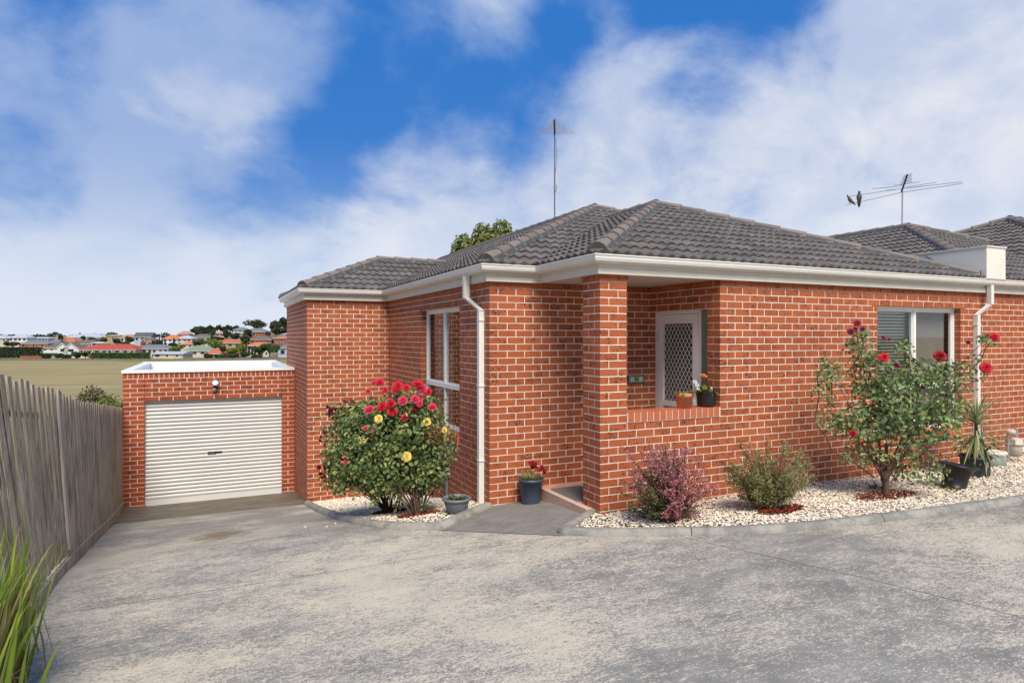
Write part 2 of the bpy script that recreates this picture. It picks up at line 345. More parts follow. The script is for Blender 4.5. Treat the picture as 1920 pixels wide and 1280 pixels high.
BASE = [(-6,-1.62),(0,-1.72),(3,-1.82),(5,-1.96),(6,-2.03),(7.2,-2.10),(8,-2.25),(10,-2.62),(12.17,-3.04),(12.4,-3.11),(14.3,-3.275)]
def gz(x, y):
    b = sum(lerp(BASE, y+o) for o in (-.5, -.25, 0, .25, .5))/5 if y < 11.5 else lerp(BASE, y)
    return b+.04*max(0, min(1, (12-y)/4))*(max(-1.5, min(4, x))-2)
def proj(p):
    d = p[0]*FX+p[1]*FY; l = p[0]*FY-p[1]*FX
    if d < .1: return None
    return 960+l/d*FL, HZ-p[2]/d*FL, FL/d
def at(u, v, d):                                             # a surveyed bearing and distance -> world point
    l = (u-960)/FL*d; return Vector((l*FY+d*FX, d*FY-l*FX, -(v-HZ)/FL*d))
def inpoly(x, y, P):
    c = False; j = len(P)-1
    for i in range(len(P)):
        if (P[i][1] > y) != (P[j][1] > y) and x < (P[j][0]-P[i][0])*(y-P[i][1])/(P[j][1]-P[i][1])+P[i][0]: c = not c
        j = i
    return c
def sheet(poly, zf, res, mat, name, parent=None):            # convex outline following the ground
    xs = [p[0] for p in poly]; ys = [p[1] for p in poly]; x0, x1, y0, y1 = min(xs), max(xs), min(ys), max(ys)
    nx = max(2, int((x1-x0)/res)+1); ny = max(2, int((y1-y0)/res)+1); bm = bmesh.new()
    V = [[bm.verts.new((x0+(x1-x0)*i/nx, y0+(y1-y0)*j/ny, 0)) for i in range(nx+1)] for j in range(ny+1)]
    for j in range(ny):
        for i in range(nx): bm.faces.new((V[j][i], V[j][i+1], V[j+1][i+1], V[j+1][i]))
    ar = sum(poly[i-1][0]*poly[i][1]-poly[i][0]*poly[i-1][1] for i in range(len(poly)))
    for i in range(len(poly)):
        a, b = Vector(poly[i-1]), Vector(poly[i]); e = b-a; n = Vector((e.y, -e.x, 0)) if ar > 0 else Vector((-e.y, e.x, 0))
        bmesh.ops.bisect_plane(bm, geom=bm.verts[:]+bm.edges[:]+bm.faces[:], plane_co=(a.x, a.y, 0), plane_no=n, clear_outer=True)
    for v in bm.verts: v.co.z = zf(v.co.x, v.co.y)
    me = bpy.data.meshes.new(name); bm.to_mesh(me); bm.free(); me.materials.append(MT[mat])
    for p in me.polygons: p.use_smooth = True
    o = link(name, me, parent)
    if parent is None: o['kind'] = 'structure'
    return o
def mitres(path, closed=False):
    out = []; n = len(path)
    for i in range(n):
        a = Vector(path[i-1][:2]) if i > 0 else None; b = Vector(path[i][:2]); c = Vector(path[i+1][:2]) if i < n-1 else None
        ns = []
        for p, q in ((a, b), (b, c)):
            if p is not None and q is not None: e = (q-p).normalized(); ns.append(Vector((e.y, -e.x)))
        if len(ns) == 1: out.append(ns[0])
        else: m = (ns[0]+ns[1]); m = m/max(.25, m.dot(ns[0])); out.append(m)
    return out
def sweep(mb, path, prof, smooth=False, zf=None):            # path runs so that outside is on its right hand
    ms = mitres(path); n = len(prof); V = []; Fc = []
    for (p, m) in zip(path, ms):
        z0 = p[2] if len(p) > 2 else 0
        for o, z in prof: V.append((p[0]+m.x*o, p[1]+m.y*o, z+z0))
    for i in range(len(path)-1):
        for k in range(n): Fc.append((i*n+k, (i+1)*n+k, (i+1)*n+(k+1) % n, i*n+(k+1) % n))
    mb.add(V, Fc, smooth); mb.add(V[:n], [tuple(range(n))]); mb.add(V[-n:], [tuple(reversed(range(n)))]); return mb

# ------------------------------------------------------------------ terrain, driveway, path
def terr(x, y):
    d = x*FX+y*FY; l = x*FY-y*FX; r = math.hypot(x, y); dd = max(d, r*.5)
    z = lerp([(0,-3.75),(14,-3.8),(25,-4.8),(80,-6.6),(180,-9.),(300,-11.1),(330,-11.3)], dd)
    if dd > 330:
        X = 960+l/dd*FL if d > 0 else 0; s = max(0, min(1, (X-330)/140)); s = s*s*(3-2*s)*max(0, min(1, (1500-X)/400))
        ya = lerp([(330, 672.6),(400,662),(450,656),(520,648),(600,641),(900,636),(1500,633.5),(6000,632.0)], dd)
        yb = lerp([(330, 672.6),(400,660),(450,646),(520,633),(600,623),(700,620),(1000,628),(1500,632.5),(6000,632.0)], dd)
        z = -((ya*(1-s)+yb*s)-HZ)*dd/FL
    return z
mb = MB(); rad = [0, 6, 12, 18, 25, 35, 50, 70, 95, 125, 160, 200, 240, 270, 300, 330, 350, 370, 390, 410, 430, 450, 475, 500, 525, 550, 580, 620, 680, 760, 900, 1100, 1400, 2000, 3000, 5000]
NA = 180; V = [(0, 0, terr(0, 0))]; Fc = []
for r in rad[1:]:
    for k in range(NA): a = 2*math.pi*k/NA; V.append((r*math.cos(a), r*math.sin(a), terr(r*math.cos(a), r*math.sin(a))))
for k in range(NA): Fc.append((0, 1+k, 1+(k+1) % NA))
for i in range(len(rad)-2):
    for k in range(NA): a = 1+i*NA; Fc.append((a+k, a+NA+k, a+NA+(k+1) % NA, a+(k+1) % NA))
mb.add(V, Fc, True); struct('ground', mb, 'ground')
sheet([(-1.46, -9), (24, -9), (24, 12.42), (-1.5, 12.42)], gz, .25, 'driveway', 'driveway')
sheet([(-1.51, 12.40), (1.6, 12.40), (1.6, 14.3), (-1.51, 14.3)], lambda x, y: gz(x, y)+.004+(max(0, (-1.0-x))*.10+max(0, (x-1.25))*.12)*min(1, max(0, y-12.42)*2), .2, 'apron', 'garage_apron')
mb = MB()
for i in range(62):
    x = -1.0+i*.034
    mb.box(x, x+.022, 12.37, 12.45, gz(x, 12.4)-.002, gz(x, 12.4)+.007)
sheet([(-1.02, 12.36), (1.12, 12.36), (1.12, 12.46), (-1.02, 12.46)], lambda x, y: gz(x, 12.4)+.0045, .5, 'dark', 'drain_channel')
tag(part('drain_grate', mb, 'galvanised', None), 'slim metal drain grate across the drive in front of the roller door', 'drain').pop('kind', None)
sheet([(2.2, 6.47), (3.13, 5.46), (3.76, 5.93), (3.76, 7.236), (3.09, 7.236), (2.42, 6.70)], lambda x, y: gz(x, y)+.005, .15, 'path', 'path')
K1 = [(1.575, 12.16), (1.53, 11.2), (1.49, 10.1), (1.50, 9.1), (1.52, 8.3), (1.58, 7.6), (1.70, 7.12), (1.90, 6.82), (2.20, 6.55), (2.46, 6.74), (2.76, 6.98), (3.06, 7.21)]
K2 = [(3.80, 6.03), (3.5, 5.80), (3.19, 5.58), (3.20, 5.50), (3.40, 5.30), (3.63, 5.10), (3.9, 4.90), (4.32, 4.64), (4.7, 4.50), (5.09, 4.38), (5.55, 4.29), (6.03, 4.22), (6.6, 4.15), (7.14, 4.10), (8, 4.02), (10, 3.95), (14, 3.9)]
KP = [(-.055, -.06), (.075, -.06), (.062, .035), (.030, .062), (-.030, .066), (-.05, .05)]
for K in (K1, K2):
    mb = MB(); cur = 0
    # blocks with saw cuts between them
    L = [0]
    for a, b in zip(K, K[1:]): L.append(L[-1]+math.dist(a, b))
    def atl(s):
        for i in range(len(K)-1):
            if s <= L[i+1] or i == len(K)-2:
                t = (s-L[i])/(L[i+1]-L[i]); return (K[i][0]+(K[i+1][0]-K[i][0])*t, K[i][1]+(K[i+1][1]-K[i][1])*t)
    n = max(1, round(L[-1]/1.9))
    for k in range(n):
        s0 = L[-1]*k/n+.004; s1 = L[-1]*(k+1)/n-.004; cutp = [s0]+[x for x in L if s0+.03 < x < s1-.03]+[s1]; pp = []
        for a, b in zip(cutp, cutp[1:]):
            m = max(1, int((b-a)/.25))
            for q in range(m): pp.append(atl(a+(b-a)*q/m))
        pp.append(atl(s1)); fade = [min(1, .25+p[1]*0+1) for p in pp]
        pp = [(x, y, gz(x, y)) for x, y in pp]
        sweep(mb, pp, KP, True)
    o = struct('kerb', mb, 'kerb')
BED1 = K1+[(3.08, 7.24), (3.08, 12.17)]; BED2 = K2+[(14, 5.88), (4.0, 5.88)]
def bedz(x, y): return gz(x, y)+.012
sheet([(1.575, 12.16), (1.49, 9.6), (1.52, 8.3), (1.70, 7.12), (2.20, 6.55), (3.08, 7.22), (3.08, 12.17)], bedz, .2, 'bed_soil', 'garden_bed')
sheet([(3.80, 5.99), (3.19, 5.56), (3.63, 5.10), (4.32, 4.64), (5.09, 4.38), (6.03, 4.22), (7.14, 4.10), (8, 4.02), (14, 3.9), (14, 5.9), (3.9, 5.9)], bedz, .2, 'bed_soil', 'garden_bed')
def pebbles(poly, n, name, seed):
    R = np.random.RandomState(seed); xs = [p[0] for p in poly]; ys = [p[1] for p in poly]; pts = []
    while len(pts) < n:
        x = R.uniform(min(xs), min(12.2, max(xs))); y = R.uniform(min(ys), max(ys))
        if inpoly(x, y, poly):
            w = 1.15 if x < 8 else .75
            if R.rand() < w: pts.append((x, y))
    base = np.array([(1,0,0),(.5,.85,0),(-.5,.8,.1),(-1,0,0),(-.5,-.85,0),(.5,-.8,-.1),(.1,.1,.8),(-.1,0,-.8),(.55,.1,.62),(-.45,-.3,.66)])
    T = [(0,1,8),(1,6,8),(1,2,6),(2,3,6),(3,9,6),(3,4,9),(4,5,9),(5,8,9),(8,6,9),(5,0,8),(1,0,7),(2,1,7),(3,2,7),(4,3,7),(5,4,7),(0,5,7)]
    T = np.array(T); V = []; FF = []
    for i, (x, y) in enumerate(pts):
        s = R.uniform(.0075, .0145)*(1.25 if R.rand() < .12 else 1); a = R.uniform(0, 6.28); ca, sa = math.cos(a), math.sin(a)
        b = base*R.uniform(.75, 1.2, (10, 3))*[s*1.25, s, s*.75]; tl = R.uniform(-.5, .5); ct, st = math.cos(tl), math.sin(tl)
        b = np.stack([b[:,0]*ct-b[:,2]*st, b[:,1], b[:,0]*st+b[:,2]*ct], 1)
        q = np.stack([b[:,0]*ca-b[:,1]*sa+x, b[:,0]*sa+b[:,1]*ca+y, b[:,2]+bedz(x, y)+.004+R.uniform(0, .022)+.012*math.sin(x*5)*math.sin(y*6)], 1)
        V.append(q); FF.append(T+10*i)
    V = np.concatenate(V); FF = np.concatenate(FF); me = bpy.data.meshes.new(name)
    me.from_pydata(V.tolist(), [], FF.tolist()); me.materials.append(MT['pebble']); o = link(name, me); o['kind'] = 'stuff'; return o
o = pebbles(BED1, 15000, 'gravel', 3); o['label'] = 'cream pebbles in the small bed by the left rose bush'; o['category'] = 'gravel'
o = pebbles(BED2, 26000, 'gravel', 4); o['label'] = 'cream pebbles in the long bed along the front wall'; o['category'] = 'gravel'


# ------------------------------------------------------------------ brickwork
J1 = .515                                                    # height of the second bed joint, everything is counted from it
def jz(n): return J1-.086*(n-1)
SHARED = {}
class Brickwork:
    def __init__(s): s.rec = []; s.walls = {}
    # one leaf of stretchers. ax 'x': runs along x in plane y=c, outside towards -y; ax 'y': runs along y in plane x=c, outside towards -x
    def run(s, wall, ax, c, s0, s1, k0, k1, anchor, par, openings=(), ends=(0, 0), mat='brick', dep=.11):
        for k in range(k0, k1):
            zt = jz(k)+.086-.0055; zb = jz(k)+.0055
            zc = (zt+zb)/2; odd = (k+par) % 2
            a = s0+(.12 if (ends[0] and odd) else 0); b = s1-(.12 if (ends[1] and odd == ends[1]-1) else 0)
            ivs = [(a, b)]
            for (oa, ob, oz0, oz1) in openings:
                if oz0 < zc < oz1:
                    nv = []
                    for p, q in ivs:
                        if ob <= p or oa >= q: nv.append((p, q)); continue
                        if oa-p > .03: nv.append((p, oa))
                        if q-ob > .03: nv.append((ob, q))
                    ivs = nv
            for p, q in ivs:
                off = anchor+(.12 if odd else 0); n0 = math.floor((p-off)/.24)-1; cuts = [p]
                n = n0
                while off+n*.24 < q:
                    t = off+n*.24
                    if t > p+.045 and t < q-.045: cuts.append(t)
                    n += 1
                cuts.append(q)
                for i in range(len(cuts)-1):
                    u = cuts[i]+(0 if i == 0 else .006); w = cuts[i+1]-(0 if i == len(cuts)-2 else .006)
                    out = .012 if k == 0 else 0
                    s.put(wall, ax, c-out, u, w, zb, zt, mat, dep+out)
    def put(s, wall, ax, c, u, w, zb, zt, mat='brick', dep=.11):
        j = RND.uniform(-.0012, .0012)
        if ax == 'x': cen = ((u+w)/2, c+dep/2+j, (zb+zt)/2); sz = (w-u, dep, zt-zb)
        else: cen = (c+dep/2+j, (u+w)/2, (zb+zt)/2); sz = (dep, w-u, zt-zb)
        s.rec.append((wall, cen, tuple(round(v, 3) for v in sz), mat))
    def block(s, wall, cen, sz, mat='brick'): s.rec.append((wall, cen, tuple(round(v, 3) for v in sz), mat))
    def flush(s, root, wallobj, limit=300, crop=(0, 1920, 380, 1100)):
        def score(r):
            p = proj(r[1])
            if not p or not (crop[0] < p[0] < crop[1] and crop[2] < p[1] < crop[3]): return 0
            return p[2]
        order = sorted(range(len(s.rec)), key=lambda i: -score(s.rec[i])); pick = set(order[:limit]); rest = {}
        for i, (wall, cen, sz, mat) in enumerate(s.rec):
            if i in pick:
                key = (sz, mat)
                if key not in SHARED:
                    m = MB(); a, b, c = (v/2 for v in sz); e = .0015
                    m.box(-a, a, -b, b, -c, c); SHARED[key] = m.mesh('brick', mat)
                link('brick', SHARED[key], wallobj[wall], cen)
            else:
                m = rest.setdefault(wall, MB()); m.cur = {'brick': 0, 'brick_red': 1, 'brick_plain': 2}[mat]
                a, b, c = (v/2 for v in sz); x, y, z = cen; m.box(x-a, x+a, y-b, y+b, z-c, z+c)
        # every brick past the limit: one joined part
        allm = MB()
        for m in rest.values():
            o = len(allm.v); allm.v += m.v; allm.f += [tuple(i+o for i in f) for f in m.f]; allm.m += m.m; allm.sm += m.sm
        part('brickwork', allm, ['brick', 'brick_red', 'brick_plain'], root, stuff=True)
def mortar(ax, c, s0, s1, z0, z1, openings=(), dep=.10):
    m = MB(); xs = sorted({s0, s1, *[v for o in openings for v in o[:2] if s0 < v < s1]}); zs = sorted({z0, z1, *[v for o in openings for v in o[2:] if z0 < v < z1]})
    for a, b in zip(xs, xs[1:]):
        for p, q in zip(zs, zs[1:]):
            mx, mz = (a+b)/2, (p+q)/2
            if any(o[0] < mx < o[1] and o[2] < mz < o[3] for o in openings): continue
            r = .006
            aa = a+(r if any(abs(o[1]-a) < 1e-6 and o[2] < mz < o[3] for o in openings) else 0); bb = b-(r if any(abs(o[0]-b) < 1e-6 and o[2] < mz < o[3] for o in openings) else 0)
            if ax == 'x': m.box(aa, bb, c+.0025, c+dep, p, q)
            else: m.box(c+.0025, c+dep, aa, bb, p, q)
    return m
H = thing('brick_house', (5.0, 8.0, -2.0), 'orange brick single-storey house with grey tiled hip roof and corner porch pillar', 'house')
BW = Brickwork(); W = {}
FYP, KX, KY, CX, CY, QX = 5.88, 3.084, 7.236, 1.573, 12.17, 5.497
W1 = (8.286, 10.08, jz(24), jz(2)); W2 = (8.335, 10.217, jz(24), jz(2)); DO = (6.103, 7.5, -1.888, jz(3)); SILLZ = (jz(18), jz(18)+.112)
PX1 = 4.156
LOW = (PX1, QX, SILLZ[0], 1.)
def wall(key, m, label=None):
    W[key] = link('wall', m.mesh('wall', 'mortar'), H, label=label)
wall('F', mortar('x', FYP, PX1+.002, 13.3, -2.35, .74, [LOW, W2]), 'front wall with the wide window')
wall('P', MB().box(3.8085, 4.1535, 5.8825, 6.2275, -2.3, .69), 'square porch pillar')
wall('D', mortar('y', QX, FYP+.005, KY, -2.2, .74, [DO]), 'short side wall of the porch holding the door')
wall('K', mortar('x', KY, KX+.005, 5.60, -2.35, .74), 'wall between the downpipe and the porch')
wall('S', mortar('y', KX, KY+.005, CY, -3.3, .74, [W1]), 'side wall with the tall window')
wall('C', mortar('x', CY, CX+.005, KX+.05, -3.4, .74), 'narrow wall end beside the rose bush')
wall('L', mortar('y', CX, CY+.005, 15.6, -3.5, .74), 'far side wall above the garage')
for k in range(0, 34):                                       # the pillar, laid pinwheel fashion
    zb = jz(k)+.006; zt = jz(k)+.080; zc = (zb+zt)/2; x0, x1, y0, y1 = 3.806, 4.156, 5.88, 6.23; e = .012 if k == 0 else 0
    x0 -= e; x1 += e; y0 -= e; y1 += e
    L_, S_ = .23+e, .11+e; h = zt-zb
    if k % 2 == 0: bl = [(x0, x0+L_, y0, y0+.11), (x1-S_, x1, y0, y0+L_), (x1-L_, x1, y1-S_, y1), (x0, x0+S_, y1-L_, y1)]
    else: bl = [(x1-L_, x1, y0, y0+S_), (x1-S_, x1, y1-L_, y1), (x0, x0+L_, y1-S_, y1), (x0, x0+S_, y0, y0+L_)]
    if k >= 19 and k % 2 == 0: bl.pop(1)
    for a, b, c, d in bl: BW.block('P', ((a+b)/2, (c+d)/2, zc), (b-a, d-c, h))
NB = 34
BW.run('F', 'x', FYP, QX, 13.3, 0, NB, QX, 0, [W2], (1, 0))
BW.run('F', 'x', FYP, 4.046, QX-.004, 18+1, NB, 3.806, 0, [], (1, 0))
n = 15
for i in range(n):                                           # porch sill: bricks on edge
    a = PX1+.012+i*(QX-.012-PX1-.012)/n; b = PX1+.012+(i+1)*(QX-.012-PX1-.012)/n-.009
    BW.block('F', ((a+b)/2, FYP-.012+.115, (SILLZ[0]+.005+SILLZ[1])/2), (b-a, .23, SILLZ[1]-SILLZ[0]-.005), 'brick_plain')
part('sill_mortar', MB().box(PX1+.004, QX-.002, FYP-.009, FYP+.21, SILLZ[0]-.001, SILLZ[1]-.003), 'mortar', H)
part('wall', MB().box(PX1, QX, FYP+.11, FYP+.2, -2.2, SILLZ[0]-.002), 'mortar', H, label='inner leaf of the low porch wall')
BW.run('D', 'y', QX, FYP, KY, 0, 32, FYP, 1, [DO], (1, 0))
BW.run('K', 'x', KY, KX, 5.60, 0, NB, KX, 0, [], (1, 0))
BW.run('S', 'y', KX, KY, CY, 0, 44, KY, 1, [W1], (1, 0))
BW.run('C', 'x', CY, CX, KX+.01, 0, 46, CX, 0, [], (1, 0))
BW.run('L', 'y', CX, CY, 15.58, 0, 46, CY, 1, [], (1, 0))
def sills(ax, c, s0, s1, ztop, wallk):                       # sloping rowlock sill under a window
    n = round((s1-s0)/.0855)
    m = MB()
    for i in range(n):
        a = s0+(s1-s0)*i/n+.004; b = s0+(s1-s0)*(i+1)/n-.004; o0, o1 = -.035, .10
        P = [(o0, ztop-.115-.02), (o1, ztop-.115), (o1, ztop+.012), (o0, ztop-.028)]
        V = [((u, c+o, z) if ax == 'x' else (c+o, u, z)) for u in (a, b) for o, z in P]
        m2 = MB(); m2.add(V, [(0,1,2,3),(7,6,5,4),(0,4,5,1),(1,5,6,2),(2,6,7,3),(3,7,4,0)])
        link('sill_brick', m2.mesh('sill_brick', 'brick_plain'), W[wallk])
    if ax == 'x': m.box(s0+.01, s1-.01, c-.028, c+.1, ztop-.125, ztop-.034)
    else: m.box(c-.028, c+.1, s0+.01, s1-.01, ztop-.125, ztop-.034)
    part('sill_mortar', m, 'mortar', H)
SZ = jz(24)+.11
sills('y', KX, W1[0], W1[1], SZ, 'S'); sills('x', FYP, W2[0], W2[1], SZ, 'F')
BW.flush(H, W, 300)
def bar(ax, c, a, b, z0, z1, o0, o1):
    return (a, b, c+o0, c+o1, z0, z1) if ax == 'x' else (c+o0, c+o1, a, b, z0, z1)
def window(ax, c, s0, s1, z0, z1, tr, label):
    wr = link('window', (lambda m: m)(MB().box(*bar(ax, c, s0, s1, z1-.045, z1-.002, .09, .15)).mesh('window', 'white_metal')), H, label=label)
    fr = MB(); F_ = .045
    fr.box(*bar(ax, c, s0, s0+F_, z0, z1-.045, .091, .15)); fr.box(*bar(ax, c, s1-F_, s1, z0, z1-.045, .091, .15)); fr.box(*bar(ax, c, s0+F_, s1-F_, z0, z0+F_, .085, .15))
    fr.box(*bar(ax, c, s0+F_, s1-F_, tr-.032, tr+.032, .087, .15)); mid = (s0+s1)/2
    fr.box(*bar(ax, c, mid-.028, mid+.028, tr+.032, z1-.045, .089, .15)); fr.box(*bar(ax, c, mid-.02, mid+.02, z0+F_, tr-.032, .093, .15))
    # the sliding sash's own thinner frame, set back
    for a, b in ((s0+F_, mid-.028), (mid+.028, s1-F_)):
        zt, zb = z1-.045, tr+.032; t = .022
        fr.box(*bar(ax, c, a, a+t, zb, zt, .105, .14)); fr.box(*bar(ax, c, b-t, b, zb, zt, .105, .14)); fr.box(*bar(ax, c, a+t, b-t, zt-t, zt, .105, .14)); fr.box(*bar(ax, c, a+t, b-t, zb, zb+t, .105, .14))
    part('window_frame', fr, 'white_metal', wr)
    for a, b, p, q in ((s0+F_, mid-.02, z0+F_, tr-.032), (mid+.02, s1-F_, z0+F_, tr-.032), (s0+.06, mid-.05, tr+.05, z1-.065), (mid+.05, s1-.06, tr+.05, z1-.065)):
        part('pane', MB().box(*bar(ax, c, a, b, p, q, .118, .122)), 'glass', wr)
    return wr
w1 = window('y', KX, W1[0], W1[1], SZ+.005, W1[3], -.73, 'tall side window beside the rose bush')
w2 = window('x', FYP, W2[0], W2[1], SZ+.005, W2[3], -.73, 'wide front window behind the tall rose')
def room(ax, c, s0, s1, z0, z1, dep):
    m = MB(); t = .03
    m.box(*bar(ax, c, s0-.5, s1+.5, z0-.6, z1+.2, dep, dep+t)); m.box(*bar(ax, c, s0-.5-t, s0-.5, z0-.6, z1+.2, .16, dep)); m.box(*bar(ax, c, s1+.5, s1+.5+t, z0-.6, z1+.2, .16, dep))
    m.box(*bar(ax, c, s0-.5, s1+.5, z1+.2, z1+.2+t, .16, dep)); m.box(*bar(ax, c, s0-.5, s1+.5, z0-.6-t, z0-.6, .16, dep)); return m
part('room', room('y', KX, *W1[:2], W1[2], W1[3], 1.6), 'room', H); part('room', room('x', FYP, *W2[:2], W2[2], W2[3], 1.3), 'room', H)
# curtain and roller blind in the side window, venetian blind in the front window
m = MB(); 
for i in range(14):
    y = W1[0]+.9+i*.062; m.box(KX+.22+.012*(i % 2), KX+.25+.012*(i % 2), y, y+.06, W1[2]-.1, W1[3]); 
part('curtain', MB().box(KX+.20, KX+.205, 9.25, 10.02, -.16, .40), 'curtain', w1); part('curtain', m, 'curtain', w1)
sl = MB()
for i in range(40):
    z = W2[3]-.07-i*.045; x0 = W2[0]+.05
    sl.add([(x0, FYP+.20, z), (x0+.86, FYP+.20, z), (x0+.86, FYP+.235, z-.028), (x0, FYP+.235, z-.028)], [(0,1,2,3)])
part('venetian_blind', sl, 'blind', w2)
part('roller_blind', MB().box(9.32, 10.14, FYP+.20, FYP+.205, -1.0, .40), 'curtain', w2)
# flashing over the front window
part('lintel', MB().box(W2[0]-.12, W2[1]+.12, FYP-.006, FYP+.09, jz(2)+.0005, jz(2)+.006), 'rust', H); part('lintel', MB().box(KX-.006, KX+.09, W1[0]-.1, W1[1]+.1, jz(2)+.0005, jz(2)+.006), 'rust', H)
# gutters, fascia, soffit
PATH = [(CX, 15.6), (CX, CY), (KX, CY), (KX, KY), (3.806, KY), (3.806, FYP), (16, FYP)]
PATH = [PATH[0], PATH[1], PATH[2], PATH[3], PATH[4], PATH[5], (13.3, FYP)]
PATHM = PATH
def flip(p): return p
gp = [(.062,.782),(.130,.786),(.160,.806),(.171,.835),(.172,.862),(.181,.865),(.181,.878),(.157,.878),(.155,.84),(.125,.802),(.062,.798)]
fp = [(.016,.677),(.068,.677),(.068,.705),(.064,.708),(.068,.711),(.068,.742),(.060,.75),(.060,.87),(.016,.87)]
def osweep(prof): m = MB(); sweep(m, PATH, prof); return m
part('gutter', osweep(gp), 'gutter', H); part('fascia', osweep(fp), 'fascia', H)
m = MB(); m.box(3.80, 5.49, 5.89, KY-.002, .686, .70); part('soffit', m, 'soffit', H)
m = MB()
for i in range(len(PATH)-1):                                 # stop ends and joiner straps
    pass
for p in ((CX, CY), (KX, KY), (3.806, FYP)):
    for dx, dy in ((-.177, 0), (0, -.177)):
        x, y = p[0]-.172-.002, p[1]-.172-.002
        if dx: m.box(x-.004, x+.02, y, y+.035, .80, .874)
        else: m.box(x, x+.035, y-.004, y+.02, .80, .874)

gj = [(o+.002, z+(.002 if z > .82 else -.002)) for o, z in gp]
for x in (5.6, 7.55, 9.5, 12.2): link('gutter_joint', sweep(MB(), [(x, FYP), (x+.022, FYP)], gj).mesh('gutter_joint', 'gutter'), H)
for y in (9.9, 14.0): c_ = KX if y < 12 else CX; link('gutter_joint', sweep(MB(), [(c_, y), (c_, y-.022)], gj).mesh('gutter_joint', 'gutter'), H)
# downpipes
def downpipe(ax, P, zb, side):
    d = link('downpipe', None, H) if False else None
    m = MB(); w, t = .05, .028
    if ax == 'y':                                            # on a wall facing -x; P = (x of wall, y of top, y of run)
        X, yt, yr = P
        m.box(X-.155, X-.085, yt-.035, yt+.035, .50, .79)
        a = Vector((X-.115, yt, .50)); b = Vector((X-.038, yr, .335))
        m.obox((a+b)/2+Vector((0, 0, -.0)), (.030, 0, 0), (0, .035, 0), (b-a)/2*1.05)
        m.box(X-.072, X-.003, yr-.034, yr+.034, zb, .34)
        for z in (.20, -.62, -1.55): m.box(X-.075, X-.0, yr-.045, yr+.045, z, z+.018)
    else:
        Yw, xt, xr = P
        m.box(xt-.035, xt+.035, Yw-.150, Yw-.085, .50, .79)
        a = Vector((xt, Yw-.115, .50)); b = Vector((xr, Yw-.038, .335))
        m.obox((a+b)/2, (.035, 0, 0), (0, .030, 0), (b-a)/2*1.05)
        m.box(xr-.036, xr+.036, Yw-.070, Yw-.003, zb, .34)
        for z in (.18, -.62, -1.5): m.box(xr-.048, xr+.048, Yw-.073, Yw, z, z+.018)
    return part('downpipe', m, 'gutter', H)
downpipe('y', (KX, 7.72, 7.43), -2.12, 0)
downpipe('x', (FYP, 10.76, 10.56), -1.98, 0)
# porch floor, step, screen door, sage panel, number plate, doormat
PF = -1.888
m = MB(); m.box(3.745, 5.60, 6.04, KY-.003, -2.15, PF-.03)
porch = part('porch_slab', m, 'bedding', H)
tl = [(3.735, 4.14, 6.03, 6.62), (3.735, 4.14, 6.63, 7.03), (3.735, 4.14, 7.04, 7.23)]
for i, (a, b, c, d) in enumerate(tl):
    for q in range(4): link('floor_tile', MB().box(a+q*.44, a+.432+q*.44, c if (q or 1) else c, d, PF-.03, PF-.001*(q % 2)).mesh('floor_tile', 'porch_tile'), porch)
for a, b in ((6.03, 6.405), (6.41, 7.02), (7.025, 7.23)): link('step_tile', MB().box(3.722, 3.734, a, b, PF-.135, PF-.006).mesh('step_tile', 'porch_tile'), porch)
link('step_edge', MB().box(3.722, 3.7345, 6.025, 7.23, PF-.005, PF+.002).mesh('step_edge', 'trim'), porch)
DX = 5.60
dr = link('security_door', MB().box(DX+.03, DX+.045, 6.40, 7.16, PF+.02, .29).mesh('security_door', 'screen'), H, label='white security screen door in the porch')
m = MB()
m.box(DX-.005, DX+.06, 7.165, 7.236, PF, jz(3)); m.box(DX-.005, DX+.06, 6.318, 6.362, PF, jz(3)); m.box(DX-.005, DX+.06, 6.362, 7.165, .30, jz(3)-.001)
part('door_frame', m, 'white_metal', dr)
m = MB(); m.box(DX-.012, DX+.02, 7.06, 7.160, PF+.03, .295); m.box(DX-.012, DX+.02, 6.368, 6.47, PF+.03, .295); m.box(DX-.012, DX+.02, 6.47, 7.06, .175, .295); m.box(DX-.012, DX+.02, 6.47, 7.06, PF+.03, PF+.16)
m.box(DX-.012, DX+.02, 6.47, 7.06, -.93, -.86); part('door_leaf', m, 'white_metal', dr)
m = MB(); dw, dh = .073, .108; r = .0044                    # diamond grille
for zz0, zz1 in ((-.86, .175), (PF+.16, -.93)):
    ny = int(.59/dw); nz = int((zz1-zz0)/(dh/2))
    for j in range(nz+1):
        for i in range(ny+1):
            y = 6.47+(i+(j % 2)*.5)*dw; z = zz0+j*dh/2
            for sgn in (-1, 1):
                y2 = y+sgn*dw/2; z2 = z+dh/2
                if y > 7.06 or y < 6.47 or y2 > 7.07 or y2 < 6.46 or z2 > zz1+.02: continue
                a = Vector((DX-.002, y, z)); b = Vector((DX-.002, y2, z2)); c1 = a+Vector((0, sgn*dw*.10, dh*.12)); c2 = b-Vector((0, sgn*dw*.10, dh*.12))
                for p, q in ((a, c1), (c1, c2), (c2, b)):
                    e = (q-p).normalized(); nn = Vector((0, -e.z, e.y))
                    V = [p-nn*r, p+nn*r, q+nn*r, q-nn*r]; V = V+[v+Vector((.006, 0, 0)) for v in V]
                    m.add(V, [(3,2,1,0),(0,1,5,4),(2,3,7,6)])
part('diamond_grille', m, 'white_metal', dr)
m = MB(); 
for z in (.0, -1.35): m.tube([(DX-.018, 7.166, z-.06), (DX-.018, 7.166, z+.06)], .009, 6)
part('hinge', m, 'galvanised', dr)
part('handle', MB().box(DX-.05, DX-.012, 6.40, 6.43, -.93, -.80), 'white_metal', dr)
part('side_panel', MB().box(DX+.002, DX+.03, 6.10, 6.318, PF, jz(3)), 'sage', H)
